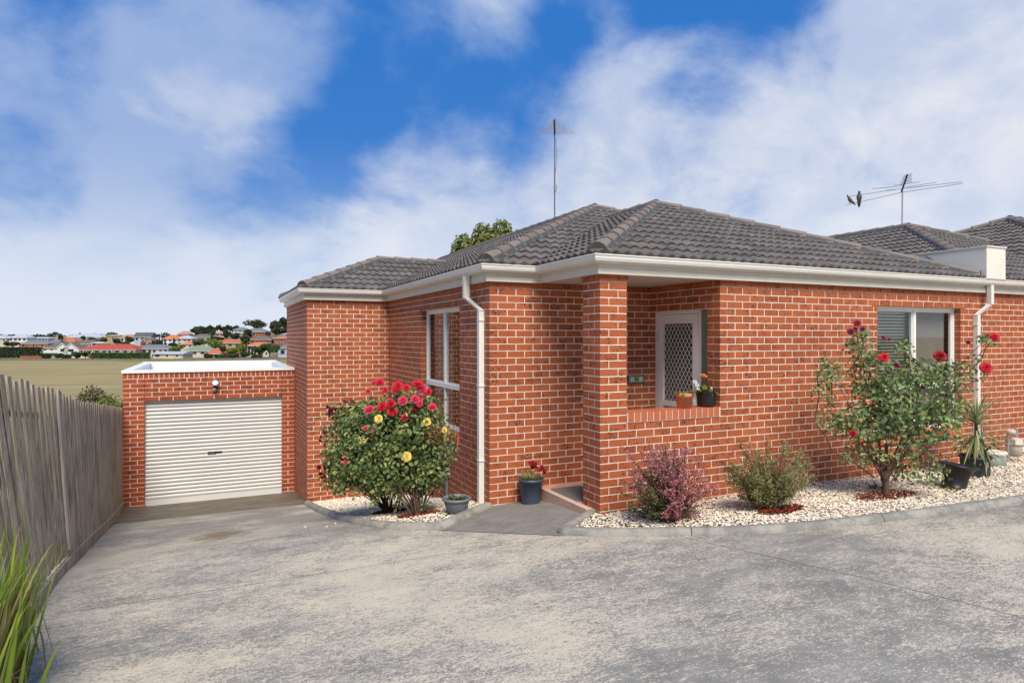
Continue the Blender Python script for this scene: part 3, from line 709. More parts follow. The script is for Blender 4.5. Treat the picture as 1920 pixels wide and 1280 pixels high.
part('room', MB().box(DX+.35, DX+.38, 6.2, 7.3, PF, .4), 'room', H)
# house number plate on the porch wall
p0, p1 = proj((3.9, KY, 0)), None
def kx(u):                                                   # x on the porch back wall seen at bearing u
    a = (u-960)/FL; ra = a*FY+FX; rb = FY-a*FX; return KY/rb*ra
xa, xb = kx(1176.5), kx(1207); za, zb = -.52, -.635
npl = solo('house_number_plate', MB().box(xa, xb, KY-.012, KY-.001, zb, za), 'dark', ((xa+xb)/2, KY, zb), 'small green and grey number plate on the brick wall beside the screen door', 'number plate')
m = MB(); m.box(xa+.008, xb-.008, KY-.014, KY-.010, zb+.008, za-.008); part('face', m, 'plate_green', npl)
wd = xb-xa
for c in (.25, .78):
    dp_ = part('digit_panel', MB().box(xa+wd*(c-.115), xa+wd*(c+.115), KY-.017, KY-.013, zb+.022, za-.022), 'plate_grey', npl)
    for q in (-.055, .055): part('digit', MB().box(xa+wd*(c+q)-.007, xa+wd*(c+q)+.007, KY-.019, KY-.016, zb+.03, za-.03), 'white_sheet', dp_)
m = MB()
for k in range(5):
    a = k*2*math.pi/5; m.obox((xa+wd*.515+.008*math.sin(a), KY-.0155, (za+zb)/2+.008*math.cos(a)), (.005, 0, 0), (0, .002, 0), (0, 0, .005))
part('star', m, 'rust', npl)
m = MB(); m.box(3.80, 4.22, 6.34, 6.98, PF, PF+.012); solo('doormat', m, 'mat_rubber', (4.0, 6.7, PF), 'dark grey rubber doormat on the tiled porch step', 'doormat')
# plain closing walls at the back so the house is a volume
m = MB(); m.box(CX+.11, CX+.2, 15.59, 15.7, -3.4, .7); m.box(CX, 3.3, 15.55, 15.65, -3.5, .7); m.box(3.2, 3.3, 15.6, 25.6, -3.5, .7); m.box(3.2, 11.2, 25.5, 25.6, -3.5, .7); m.box(11.1, 11.2, FYP+.3, 25.5, -3.5, .7); part('rear_wall', m, 'brick', H)

# ------------------------------------------------------------------ roofs
SL = .418; EZ = .868; TW = .30; TV = .305; PHI = math.atan(SL)
def tile_mesh():
    m = MB(); n = 8; L = .365; V = []; Vf = []
    def h(u): return .030*(.5-.5*math.cos(2*math.pi*(u/.15)))**.8
    for j, (v, lift) in enumerate(((0, .030), (L, .002))):
        for i in range(n+1):
            u = TW*i/n; V.append((u, v, h(u)*1.1+lift+(.006 if j == 0 else 0)))
    m.add(V, [(i, i+1, n+2+i, n+1+i) for i in range(n)], True)
    V = []
    for i in range(n+1): u = TW*i/n; V.append((u, 0, h(u)*1.1+.036)); V.append((u, .004, max(0, h(u)+.006)))
    m.add(V, [(2*i+1, 2*i+3, 2*i+2, 2*i) for i in range(n)]); return m
TILE_MB = tile_mesh()
class Roof:
    def __init__(s, root, rid): s.root = root; s.rec = []; s.rid = rid
    def face(s, P0, e, up, poly, under=True):
        # P0 eave start (x,y), e unit along eave, up unit horizontal uphill; poly convex outline in (s,t)
        e = Vector((*e, 0)); up = Vector((*up, 0)); o = Vector((*P0, EZ)); c, sn = math.cos(PHI), math.sin(PHI)
        vdir = up*c+Vector((0, 0, sn)); nrm = e.cross(vdir)
        flip_ = nrm.z < 0; ee = -e if flip_ else e
        if flip_: nrm = -nrm
        B = Matrix(((ee.x, vdir.x, nrm.x), (ee.y, vdir.y, nrm.y), (ee.z, vdir.z, nrm.z)))
        if under:  # plain sheet added just below the tiles to block light
            mb = MB(); mb.add([o+e*a+up*b+Vector((0, 0, b*SL-.012)) for a, b in poly], [tuple(range(len(poly)))]); part('light_block_sheet', mb, 'bedding', s.root)
        ss = [p[0] for p in poly]; ts = [p[1] for p in poly]
        nr = int(max(ts)/c/TV)+1; ar = sum(poly[i-1][0]*poly[i][1]-poly[i][0]*poly[i-1][1] for i in range(len(poly)))
        for r in range(nr):
            v = -.02+r*TV
            for k in range(int((min(ss))/TW)-1, int(max(ss)/TW)+2):
                u = k*TW
                cs = [(u, v*c), (u+TW, v*c), (u+TW, (v+.365)*c), (u, (v+.365)*c)]
                def side(q):
                    w = 1e9
                    for i in range(len(poly)):
                        a, b = poly[i-1], poly[i]; L = math.dist(a, b)
                        d = ((b[0]-a[0])*(q[1]-a[1])-(b[1]-a[1])*(q[0]-a[0]))/L*(1 if ar > 0 else -1)
                        if abs(a[1]) < 1e-6 and abs(b[1]) < 1e-6: d = max(d, .05)*1 if q[1] > -.1 else d
                        w = min(w, d)
                    return w
                sd = [side(q) for q in cs]
                if max(sd) <= 0.01: 
                    if side(((cs[0][0]+cs[2][0])/2, (cs[0][1]+cs[2][1])/2)) <= 0: continue
                pw = o+e*(u+TW if flip_ else u)+vdir*v
                s.rec.append((pw, B, min(sd) >= -.001, (o, e, up, poly, ar), u, v))
        return s
    def flush(s, limit=300, name='roof_tile'):
        def score(r):
            p = proj(r[0]+r[1] @ Vector((.15, .15, 0)))
            return p[2] if p and -20 < p[0] < 1940 else 0
        order = sorted(range(len(s.rec)), key=lambda i: -score(s.rec[i])); pick = set(order[:limit])
        key = 'tile'
        if key not in SHARED: SHARED[key] = TILE_MB.mesh('roof_tile', 'tile')
        rest = MB()
        tv = np.array(TILE_MB.v)
        for i, (pw, B, full, info, u, v) in enumerate(s.rec):
            Bm = np.array(B); jt = Vector((0, 0, RND.uniform(-.002, .003)))
            if full:
                if i in pick:
                    o = link(name, SHARED[key], s.root, pw+jt); o.rotation_euler = B.to_euler()
                else:
                    P = tv @ Bm.T + np.array(pw+jt); rest.add(P.tolist(), [])
                    oo = len(rest.v)-len(tv); rest.f += [tuple(q+oo for q in f) for f in TILE_MB.f]; rest.m += [0]*len(TILE_MB.f); rest.sm += TILE_MB.sm
            else:
                o0, e, up, poly, ar = info; bm = bmesh.new(); vs = [bm.verts.new(Vector(B @ Vector(q))+pw+jt) for q in TILE_MB.v]
                for f, sm in zip(TILE_MB.f, TILE_MB.sm):
                    nf = bm.faces.new([vs[q] for q in f]); nf.smooth = sm
                for k in range(len(poly)):
                    a, b = poly[k-1], poly[k]
                    if abs(a[1]) < 1e-6 and abs(b[1]) < 1e-6: continue
                    A = o0+e*a[0]+up*a[1]; D = e*(b[0]-a[0])+up*(b[1]-a[1]); n = D.cross(Vector((0, 0, 1)))
                    mid = o0+e*(sum(p[0] for p in poly)/len(poly))+up*(sum(p[1] for p in poly)/len(poly))
                    if n.dot(mid-A) > 0: n = -n
                    if bm.verts: bmesh.ops.bisect_plane(bm, geom=bm.verts[:]+bm.edges[:]+bm.faces[:], plane_co=A, plane_no=n, clear_outer=True)
                if bm.faces:
                    bm.verts.index_update()
                    if i in pick:
                        me = bpy.data.meshes.new(name); bm.to_mesh(me); me.materials.append(MT['tile']); link(name, me, s.root)
                    else:
                        oo = len(rest.v); rest.v += [tuple(q.co) for q in bm.verts]
                        for f in bm.faces: rest.f.append(tuple(q.index+oo for q in f.verts)); rest.m.append(0); rest.sm.append(f.smooth)
                bm.free()
        part('roof_tiles', rest, 'tile', s.root, stuff=True)
    def caps(s, a, b, base=.055, ln=.40):                    # ridge caps from the low end a to the high end b
        a, b = Vector(a), Vector(b); t = (b-a).normalized(); a = a+t*(.10 if t.z > .05 else 0); L = (b-a).length; side = t.cross(Vector((0, 0, 1))).normalized(); up = side.cross(t); n = max(1, round(L/ln)); st = L/n
        if not hasattr(s, 'cm'): s.cm = {}
        bd = MB()
        w0, hh = .125, .075
        bd.add([a-side*.15-up*.02, a-side*.10+up*.065, a+side*.10+up*.065, a+side*.15-up*.02, b-side*.15-up*.02, b-side*.10+up*.065, b+side*.10+up*.065, b+side*.15-up*.02],
               [(0,1,5,4),(1,2,6,5),(2,3,7,6),(0,3,2,1)]); e_ = -t*.03; bd.add([a+e_-side*.125-up*.05, a+e_-side*.118+up*.03, a+e_-side*.078+up*.088, a+e_-side*.028+up*.118, a+e_+side*.028+up*.118, a+e_+side*.078+up*.088, a+e_+side*.118+up*.03, a+e_+side*.125-up*.05]+[a+t*.05-side*.12-up*.05, a+t*.05+side*.12-up*.05], [(7,6,5,4,3,2,1,0)]); part('cap_bedding', bd, 'bedding', s.root)
        for i in range(n):
            m = MB(); p = a+t*(i*st-.02); q = a+t*((i+1)*st+.035)
            def ring(c, lift, w):
                u = up*lift
                return [c+side*-w+u-up*.035, c+side*(-w*.62)+u+up*.030, c+side*(-w*.22)+u+up*.062, c+side*(w*.22)+u+up*.062, c+side*(w*.62)+u+up*.030, c+side*w+u-up*.035]
            R0 = ring(p, .062, .128); R1 = ring(q, .040, .118); R0b = [x-up*.018 for x in R0]
            m.add(R0+R1, [(k, k+1, k+7, k+6) for k in range(5)]); m.add(R0+R0b, [(k+1, k, k+6, k+7) for k in range(5)])
            m.add([R0[0], R1[0], R1[0]-up*.02, R0[0]-up*.02, R0[5], R1[5], R1[5]-up*.02, R0[5]-up*.02], [(0,1,2,3),(7,6,5,4)])
            link('ridge_cap', m.mesh('ridge_cap', 'cap'), s.root)
EO = .14
rf = link('roof', MB().box(5.8, 10.4, 7.5, 25.4, .70, .72).mesh('roof', 'soffit'), H)
R1 = Roof(rf, 'a')
# porch block: hip end facing the drive
px0, px1, py = 3.806-EO, 10.52, FYP-EO; wp = (px1-px0)/2; pax = px0+wp; pay = py+wp
mx0, my = KX-EO, KY-EO; mw = 4.30; max_, may = mx0+mw, my+mw; mex = mx0+2*mw; mend = 21.5
cx0, cy = CX-EO, CY-EO; cw = 1.85
R1.face((px0, py), (1, 0), (0, 1), [(0, 0), (2*wp, 0), (wp, wp)])
# left slope of porch block (s runs along +y)
R1.face((px0, py), (0, 1), (1, 0), [(0, 0), (my-py+.12, 0), (my-py+.12+wp, wp), (wp, wp)])
R1.face((px1, py), (0, 1), (-1, 0), [(0, 0), (10, 0), (6, wp), (wp, wp)])
# main block: hip face to the drive, left of the valley, and long left slope
q_ = px0-mx0+.12
R1.face((mx0, my), (1, 0), (0, 1), [(0, 0), (q_, 0), (mw+q_/2, mw-q_/2), (mw, mw)])
R1.face((mx0, my), (1, 0), (0, 1), [(q_+wp, wp), (2*mw-wp, wp), (mw+q_/2, mw-q_/2)])
R1.face((mx0, my), (0, 1), (1, 0), [(0, 0), (mend-my+mw, 0), (mend-my, mw), (mw, mw)])
R1.face((mex, my), (0, 1), (-1, 0), [(0, 0), (mend-my+mw, 0), (mend-my, mw), (mw, mw)])
# left block
R1.face((cx0, cy), (1, 0), (0, 1), [(0, 0), (mx0-cx0+.12, 0), (mx0-cx0+.12+cw, cw), (cw, cw)])
R1.face((cx0, cy), (0, 1), (1, 0), [(0, 0), (2*cw, 0), (cw, cw)])
R1.face((cx0, cy+2*cw), (1, 0), (0, -1), [(0, 0), (mx0-cx0+.12, 0), (mx0-cx0+.12+cw, cw), (cw, cw)])
R1.flush(300)
def z_(t): return EZ+SL*t
R1.caps((px0, py, z_(0)), (pax, pay, z_(wp))); R1.caps((px1, py, z_(0)), (pax, pay, z_(wp))); R1.caps((pax, pay, z_(wp)), (pax, my+wp, z_(wp)))
R1.caps((mx0, my, z_(0)), (max_, may, z_(mw))); R1.caps((mex, my+0, z_(0)), (max_, may, z_(mw))); R1.caps((max_, may, z_(mw)), (max_, mend, z_(mw)))
R1.caps((cx0, cy, z_(0)), (cx0+cw, cy+cw, z_(cw))); R1.caps((cx0, cy+2*cw, z_(0)), (cx0+cw, cy+cw, z_(cw))); R1.caps((cx0+cw, cy+cw, z_(cw)), (mx0+cw, cy+cw, z_(cw)))
# valley: dark lead strips
for a, b in (((px0, my, z_(0)), (pax, my+wp, z_(wp))), ((mx0, cy, z_(0)), (mx0+cw, cy+cw, z_(cw)))):
    a, b = Vector(a), Vector(b); m = MB(); s_ = Vector((1, -1, 0)).normalized()*.05; m.add([a-s_+Vector((0,0,.02)), a+s_+Vector((0,0,.02)), b+s_+Vector((0,0,.02)), b-s_+Vector((0,0,.02))], [(0,1,2,3)]); part('valley', m, 'bedding', rf)

# ------------------------------------------------------------------ party-wall parapet and the neighbouring unit's roofs
m = MB(); m.box(10.53, 11.02, 5.69, 7.3, .879, 1.353)
pw = solo('parapet_wall', m, 'render_cream', (10.8, 5.9, .88), 'cream rendered parapet standing between the two tiled roofs', 'parapet')
part('capping', MB().box(10.515, 11.035, 5.675, 7.3, 1.3535, 1.372), 'trim', pw)
part('flashing', MB().tube([(10.522, 5.8, .93), (10.522, 6.25, 1.08), (10.522, 6.6, 1.33)], .006, 5), 'grey_plastic', pw)
N_ = thing('neighbouring_house', (15, 10, -2), 'neighbouring unit with grey tiled hip roofs rising behind the cream parapet', 'house')
nr = link('roof', MB().box(11.2, 19.3, 6.4, 20, .60, .64).mesh('roof', 'soffit'), N_)
R2 = Roof(nr, 'b'); ux0, uy, uw = 11.03, FYP-EO, 4.24
R2.face((ux0, uy), (0, 1), (1, 0), [(0, 0), (15, 0), (11, uw), (uw, uw)]); R2.face((ux0, uy), (1, 0), (0, 1), [(0, 0), (2*uw, 0), (uw, uw)])
tx0, ty, tw = 13.25, 4.35, 4.95
R2.face((tx0, ty), (0, 1), (1, 0), [(0, 0), (2*tw, 0), (tw, tw)]); R2.face((tx0, ty), (1, 0), (0, 1), [(0, 0), (12, 0), (9, tw), (tw, tw)])
R2.face((tx0, ty+2*tw), (1, 0), (0, -1), [(0, 0), (9, 0), (9, tw), (tw, tw)])
R2.flush(300)
R2.caps((ux0, uy, z_(0)), (ux0+uw, uy+uw, z_(uw))); R2.caps((ux0+2*uw, uy, z_(0)), (ux0+uw, uy+uw, z_(uw))); R2.caps((ux0+uw, uy+uw, z_(uw)), (ux0+uw, 17, z_(uw)))
R2.caps((tx0, ty, z_(0)), (tx0+tw, ty+tw, z_(tw))); R2.caps((tx0, ty+2*tw, z_(0)), (tx0+tw, ty+tw, z_(tw))); R2.caps((tx0+tw, ty+tw, z_(tw)), (tx0+tw+6, ty+tw, z_(tw)))
BN = Brickwork(); wn = part('wall', MB().box(13.395, 24, 4.4925, 4.6, -2.2, .7).box(13.3925, 13.5, 4.495, 5.86, -2.2, .7), 'mortar', N_)
BN.run('A', 'x', 4.49, 13.39, 20., 0, 33, 13.39, 0, [], (1, 0)); BN.run('A', 'y', 13.39, 4.49, 5.86, 0, 33, 4.49, 1, [], (1, 0)); BN.flush(N_, {'A': wn}, 0)
m = MB(); sweep(m, [(13.39, 6.4), (13.39, 4.49), (24, 4.49)], gp); part('gutter', m, 'gutter', N_)
m = MB(); sweep(m, [(13.39, 6.4), (13.39, 4.49), (24, 4.49)], fp); part('fascia', m, 'fascia', N_)

# ------------------------------------------------------------------ garage
GX0, GX1, GY = -1.52, CX-.004, 14.06
GA = thing('garage', (0, 14.1, -3.27), 'flat-roofed red brick garage with a white roller door', 'garage')
GD = (-1.157, 1.317, -3.6, -1.227)
TOP = -.688
BG = Brickwork(); zt0 = TOP-.112                             # soldier-edge course on top, then stretchers
WG = {'G': link('wall', mortar('x', GY, GX0+.005, GX1, -3.6, TOP+.01, [GD]).mesh('wall', 'mortar'), GA), 'G2': None}
n = 0; x = GX0
while x < GX1-.03:
    w = min(.076, GX1-x); BG.block('G', (x+w/2, GY+.055, TOP-.055), (w, .11, .102), 'brick_red'); x += .0865
for k in range(32):
    zt = zt0-k*.086-.005; zb = zt-.076; zc = (zt+zb)/2; odd = k % 2
    segs = [(GX0, GD[0]), (GD[0], GD[1]), (GD[1], GX1)] if zc > GD[3] else [(GX0, GD[0]), (GD[1], GX1)]
    for q, (a, b) in enumerate(segs):
        a2 = a+(.003 if a in GD else 0); b2 = b-(.003 if b in GD else 0); off = a+(.12 if odd else .24); cuts = [a2]; t = off
        if q == 2: off = a+(.12 if odd else 0.24); t = off
        while t < b2-.045: cuts.append(t); t += .24
        cuts.append(b2)
        for i in range(len(cuts)-1): BG.put('G', 'x', GY, cuts[i]+(0 if i == 0 else .006), cuts[i+1]-(0 if i == len(cuts)-2 else .006), zb, zt, 'brick_red')
BG.flush(GA, WG, 300)
m = MB()
for x in (GD[0], GD[1]): m.box(x-.003, x+.003, GY-.0005, GY+.01, GD[3], TOP-.0)
part('control_joint', m, 'dark', GA)
m = MB(); m.box(GX0, GX0+.11, GY+.115, 18.3, -3.6, TOP); m.box(GX0, GX1, 18.2, 18.3, -3.6, TOP); part('wall', m, 'brick_red', GA)
m = MB(); m.box(GD[0]-.1, GD[1]+.1, GY+.9, GY+1, -3.6, -1.2); part('room', m, 'dark', GA)
m = MB(); cp = .055
m.box(GX0-.02, GX1-.002, GY-.025, GY+.16, TOP+.001, TOP+cp); m.box(GX0-.02, GX0+.16, GY+.16, 18.22, TOP+.001, TOP+cp); m.box(GX0-.02, GX1-.002, 18.22, 18.40, TOP+.001, TOP+cp+.01); m.box(GX1-.13, GX1-.003, GY+.16, 18.22, TOP+.001, TOP+cp)
part('coping', m, 'white_metal', GA)
m = MB(); m.box(GX0+.11, GX0+.14, GY+.15, 18.2, -.96, TOP+.0005); m.box(GX0+.14, GX1-.12, 18.17, 18.2, -.96, TOP+.0005); m.box(GX1-.12, GX1-.09, GY+.15, 18.2, -.96, TOP+.0005); m.box(GX0+.14, GX1-.12, GY+.11, GY+.14, -.96, TOP+.0005)
for x in (GX0+.32, GX1-.4): m.box(x, x+.012, 18.163, 18.17, -.96, TOP)
part('parapet_lining', m, 'white_sheet', GA)
m = MB(); n = 70; V = []; W_ = GX1-GX0-.25
for i in range(n+1):
    x = GX0+.13+W_*i/n; z = -.86+.018*(1 if (i//2) % 2 else -1)
    V += [(x, GY+.14, z), (x, 18.17, z-.02)]
m.add(V, [(2*i, 2*i+2, 2*i+3, 2*i+1) for i in range(n)]); part('roof_sheet', m, 'white_sheet', GA)
# roller door: curved slats
dw0, dw1 = GD[0]-.03, GD[1]+.03; dz1 = -1.225; dz0 = -3.262; nsl = 26; bh = .125; sp = (dz1-dz0-bh)/nsl
rd = link('roller_door', MB().box(dw0, dw1, GY+.10, GY+.104, dz0+.01, dz1).mesh('roller_door', 'dark'), GA)
for i in range(nsl):
    zb = dz0+bh+i*sp; V = []; pr = [(.0, .100), (.06, .092), (.16, .082), (.5, .076), (.80, .080), (.9, .088), (.94, .101), (1.0, .101)]
    m = MB()
    for t, o in pr: V += [(dw0, GY+o, zb+sp*t), (dw1, GY+o, zb+sp*t)]
    m.add(V, [(2*q, 2*q+1, 2*q+3, 2*q+2) for q in range(len(pr)-1)], True); link('slat', m.mesh('slat', 'door_cream'), rd)
m = MB(); m.box(dw0, dw1, GY+.074, GY+.099, dz0+.012, dz0+bh); link('bottom_rail', m.mesh('bottom_rail', 'door_cream'), rd)
cxm = .058
m = MB(); m.box(cxm-.13, cxm+.13, GY+.066, GY+.080, -2.315, -2.285); m.box(cxm-.13, cxm+.02, GY+.058, GY+.067, -2.325, -2.295); link('lock_bar', m.mesh('lock_bar', 'black_plastic'), rd)
m = MB(); m.box(cxm-.105, cxm-.08, GY+.052, GY+.059, -2.318, -2.302); m.box(cxm-.05, cxm-.02, GY+.052, GY+.059, -2.318, -2.302); link('keyhole', m.mesh('keyhole', 'galvanised'), rd)
# flood light
fl = thing('flood_light', (.05, GY, -.98), 'round security flood light fixed on the brick above the roller door', 'light')
lx = .063
R_ = Matrix.Rotation(math.radians(80), 3, 'X')
m = MB(); m.lathe([(.02, -.06), (.05, -.05), (.062, .02), (.066, .035), (.058, .035)], (lx, GY-.10, -.90), 20, R_); part('lamp_housing', m, 'grey_plastic', fl)
part('lens', MB().disc((lx, GY-.128, -.905), .056, 20, R_), 'white_sheet', fl)
part('bracket', MB().tube([(lx, GY-.002, -1.0), (lx, GY-.05, -1.0), (lx-.005, GY-.07, -.95)], .022, 8), 'dark', fl)
part('sensor', MB().lathe([(.0, -.05), (.03, -.045), (.036, -.01), (.03, .02), (0, .024)], (lx-.012, GY-.07, -1.035), 14, Matrix.Rotation(math.radians(60), 3, 'X')), 'galvanised', fl)
# ------------------------------------------------------------------ paling fence
FE = thing('paling_fence', (-1.4, 8, -2.3), 'weathered grey hardwood paling fence leaning along the left edge of the driveway', 'fence')
def fx(y): return -1.52+(14.04-y)*.033
def fb(y): return gz(-1.4, y)+.04
def lean(y): return lerp([(2.5, .30), (5.2, .24), (8, .10), (11, .02), (14, 0)], y)
def ftop(y): return lerp([(2.5, 0.06), (4.2, -.06), (5.2, -.165), (6.6, -.365), (7.75, -.52), (7.9, -.56), (9.2, -.77), (10.5, -.92), (12, -1.10), (14, -1.35)], y)
R_ = random.Random(5); y = 13.98; i = 0
while y > 2.4:
    w = R_.uniform(.088, .104); zb = fb(y)+.10+R_.uniform(-.01, .01); zt = ftop(y)+R_.uniform(-.020, .016); L = lean(y); x = fx(y); o = .020 if i % 2 else 0; t = .012
    xb = x-o; xt = x-L-o; sk = R_.uniform(-.008, .008)
    V = [(xb, y-w/2, zb), (xb, y+w/2, zb), (xb-t, y+w/2, zb), (xb-t, y-w/2, zb), (xt, y-w/2+sk, zt), (xt, y+w/2+sk, zt+R_.uniform(-.006, .006)), (xt-t, y+w/2+sk, zt), (xt-t, y-w/2+sk, zt)]
    xm = (xb+xt)/2+R_.uniform(-.012, .012)
    m = MB(); m.add(V, [(3,2,1,0),(4,5,6,7),(0,1,5,4),(1,2,6,5),(2,3,7,6),(3,0,4,7)]); link('paling', m.mesh('paling', 'paling'), FE)
    y -= w*.92; i += 1
m = MB(); y = 7.80; m.obox(((fx(y)-lean(y)/2)+.012, y, (fb(y)+.16+ftop(y))/2), (.012, 0, 0), (0, .045, 0), (-lean(y)/2*.93, 0, (ftop(y)-fb(y)-.16)/2)); link('batten', m.mesh('batten', 'batten'), FE, label='pale cover batten over the join in the palings')
for y0 in np.arange(2.4, 13.8, 1.9):
    y1 = min(13.98, y0+1.89); m = MB(); z0, z1 = fb(y0), fb(y1)
    m.add([(fx(y0)+.022, y0, z0-.10), (fx(y1)+.022, y1, z1-.10), (fx(y1)+.022, y1, z1+.10), (fx(y0)+.022, y0, z0+.10), (fx(y0)-.01, y0, z0-.10), (fx(y1)-.01, y1, z1-.10), (fx(y1)-.01, y1, z1+.10), (fx(y0)-.01, y0, z0+.10)], [(0,1,2,3),(7,6,5,4),(0,4,5,1),(1,5,6,2),(2,6,7,3),(3,7,4,0)])
    link('plinth_board', m.mesh('plinth_board', 'paling'), FE)
    yp = y0; m = MB(); m.obox((fx(yp)-.09-lean(yp)/2, yp, (fb(yp)+ftop(yp))/2-.08), (.05, 0, 0), (0, .05, 0), (-lean(yp)/2, 0, (ftop(yp)-fb(yp))/2-.02)); link('post', m.mesh('post', 'paling'), FE)
for f in (.2, .85):
    m = MB(); pts = [(fx(y)-.06-lean(y)*f, y, fb(y)*(1-f)+ftop(y)*f) for y in np.arange(2.4, 13.9, .95)]; m.tube(pts, .035, 4); link('rail', m.mesh('rail', 'paling'), FE)

# ------------------------------------------------------------------ plants
def leafquads(C, Nn, T, W, Lh, rng):                         # leaves: 6-point blades folded at the midrib; arrays (n,3)
    n = len(C); Nn = Nn/np.linalg.norm(Nn, axis=1, keepdims=True); T = T-Nn*(T*Nn).sum(1, keepdims=True); T = T/(np.linalg.norm(T, axis=1, keepdims=True)+1e-9); S = np.cross(Nn, T)
    W = np.reshape(W, (-1, 1))*np.ones((n, 1)); Lh = np.reshape(Lh, (-1, 1))*np.ones((n, 1)); fold = Nn*W*.35
    P = [C-T*Lh, C-T*Lh*.25+S*W-fold*-1, C+T*Lh*.45+S*W*.75+fold, C+T*Lh-Nn*Lh*.25, C+T*Lh*.45-S*W*.75+fold, C-T*Lh*.25-S*W+fold]
    V = np.stack(P, 1).reshape(-1, 3); b = np.arange(n)[:, None]*6
    F = np.concatenate([np.concatenate([b+0, b+1, b+2, b+3], 1), np.concatenate([b+0, b+3, b+4, b+5], 1)], 0); return V, F
def bulk(name, V, F, mat, parent, stuff=True):
    me = bpy.data.meshes.new(name); me.from_pydata(V.tolist(), [], F.tolist()); me.materials.append(MT[mat]); return link(name, me, parent, stuff=stuff)
def rose_flower(parent, c, r, mat, tilt, rng, label=None):
    m = MB(); R = tilt.to_track_quat('Z', 'Y').to_matrix(); c = Vector(c)
    for ring, (n, rr, hh, op) in enumerate(((6, 1., .15, .95), (6, .80, .42, .66), (5, .56, .60, .40), (4, .32, .66, .18))):
        for k in range(n):
            a = 2*math.pi*(k+.5*(ring % 2)+rng.uniform(-.12, .12))/n; ca, sa = math.cos(a), math.sin(a); wd = rr*math.pi/n*1.55; V = []
            for (t, w, rad_, z) in ((0, .25, .08, -.12), (.5, 1.0, rr*.62, hh*.30), (.85, 1.0, rr*.92, hh*.78), (1, .55, rr*1.04+.04, hh*.80+op*-.10)):
                for s in (-1, 0, 1):
                    q = rad_-(.10*rr if s else 0); V.append(c+R @ Vector(((ca*q-sa*s*wd*w), (sa*q+ca*s*wd*w), z+(.06 if s else 0)+rng.uniform(-.03, .03)))*r)
            m.add(V, [(3*i+j, 3*i+j+1, 3*i+j+4, 3*i+j+3) for i in range(3) for j in range(2)], True)
    o = part('flower', m, mat, parent, label=label); return o
def frame_at(u, v, base): 
    """world point seen at (u, v) on the vertical sheet facing the camera through `base`"""
    d = base[0]*FX+base[1]*FY; return at(u, v, d)
def canes(mb, base, tips, r0, r1, rng, sag=.12):
    out = []
    for tp in tips:
        b = Vector(base); tp = Vector(tp); pts = []
        mid = b.lerp(tp, .5)+Vector((rng.uniform(-.1, .1), rng.uniform(-.1, .1), sag))*(tp-b).length*.5
        for k in range(7):
            t = k/6; p = b*(1-t)**2+mid*2*t*(1-t)+tp*t*t; pts.append(p+Vector((rng.uniform(-.012, .012), rng.uniform(-.012, .012), 0))*(k > 0))
        mb.tube(pts, [r0+(r1-r0)*k/6 for k in range(7)], 5); out.append(pts)
    return out
def rose_bush(name, bases, blobs, nleaf, lsize, mat, label, cat, seed, mats2=None, ncane=7, lift=-.03):
    rng = random.Random(seed); nr_ = np.random.RandomState(seed); b0 = Vector(bases[0]); root = thing(name, b0, label, cat)
    st = MB(); tips = []; 
    for bl in blobs:                                         # blob: (centre, rx, ry(depth), rz, weight)
        c = Vector(bl[0])
        for k in range(max(2, int(ncane*bl[4]))):
            tips.append(c+Vector((rng.uniform(-.8, .8)*bl[1], rng.uniform(-.8, .8)*bl[2], rng.uniform(-.3, .9)*bl[3])))
    paths = []
    for tp in tips:
        b = min(bases, key=lambda q: (Vector(q)-tp).length+rng.uniform(0, .5)); paths += canes(st, Vector(b)+Vector((rng.uniform(-.04, .04), rng.uniform(-.04, .04), lift*rng.uniform(.6, 1) if lift > 0 else lift)), [tp], rng.uniform(.007, .012)*(.8 if lift > 0 else 1), .0035, rng)
    for b in bases:
        st.tube([Vector(b)+Vector((0, 0, -.05)), Vector(b)+Vector((0, 0, .12))], [.035, .022], 7)
    part('stem', st, 'bark', root)
    C = []; Nn = []; T = []; wsum = sum(b[4]*b[1]*b[3] for b in blobs)
    for bl in blobs:
        n = int(nleaf*bl[4]*bl[1]*bl[3]/wsum/5)
        for k in range(n):
            while True:
                q = nr_.uniform(-1, 1, 3)
                L = np.linalg.norm(q)
                if L < 1 and (L > .45 or nr_.rand() < .35): break
            q = q*(1.32 if nr_.rand() < .10 else 1.)
            c = np.array(bl[0])+q*np.array([bl[1], bl[2], bl[3]]); outd = q/max(L, .1)+np.array([0, 0, .45]); outd += nr_.normal(0, .55, 3); outd /= np.linalg.norm(outd)
            tw = nr_.normal(0, 1, 3)-np.array([0, 0, .35]); tw -= outd*tw.dot(outd); tw /= np.linalg.norm(tw)+1e-6; sd = np.cross(outd, tw)
            s = lsize
            for (a, b_) in ((0, 1.9), (.95, .9), (-.95, .9), (.85, -.35), (-.85, -.35)):
                C.append(c+(sd*a+tw*b_)*s*.95+nr_.normal(0, .12, 3)*s); T.append(sd*a*.9+tw*(1 if b_ > 1.5 else .4)+nr_.normal(0, .2, 3)); Nn.append(outd+nr_.normal(0, .28, 3))
    C, Nn, T = np.array(C), np.array(Nn), np.array(T); sz = nr_.uniform(.7, 1.15, len(C))*lsize
    V, F = leafquads(C, Nn, T, sz*.40, sz*.62, nr_); bulk('foliage', V, F, mat, root)
    return root, rng, nr_
def leaves_at(root, pts, spread, n, lsize, mat, seed, name='foliage'):
    r = np.random.RandomState(seed); C = np.repeat(np.array([tuple(p) for p in pts]), n, 0); C = C+r.normal(0, spread, C.shape)
    Nn = r.normal(0, .6, C.shape)+[0, 0, .5]; V, F = leafquads(C, Nn, r.normal(0, 1, C.shape), r.uniform(.7, 1.2, len(C))*lsize*.42, r.uniform(.7, 1.2, len(C))*lsize*.62, r); return bulk(name, V, F, mat, root)
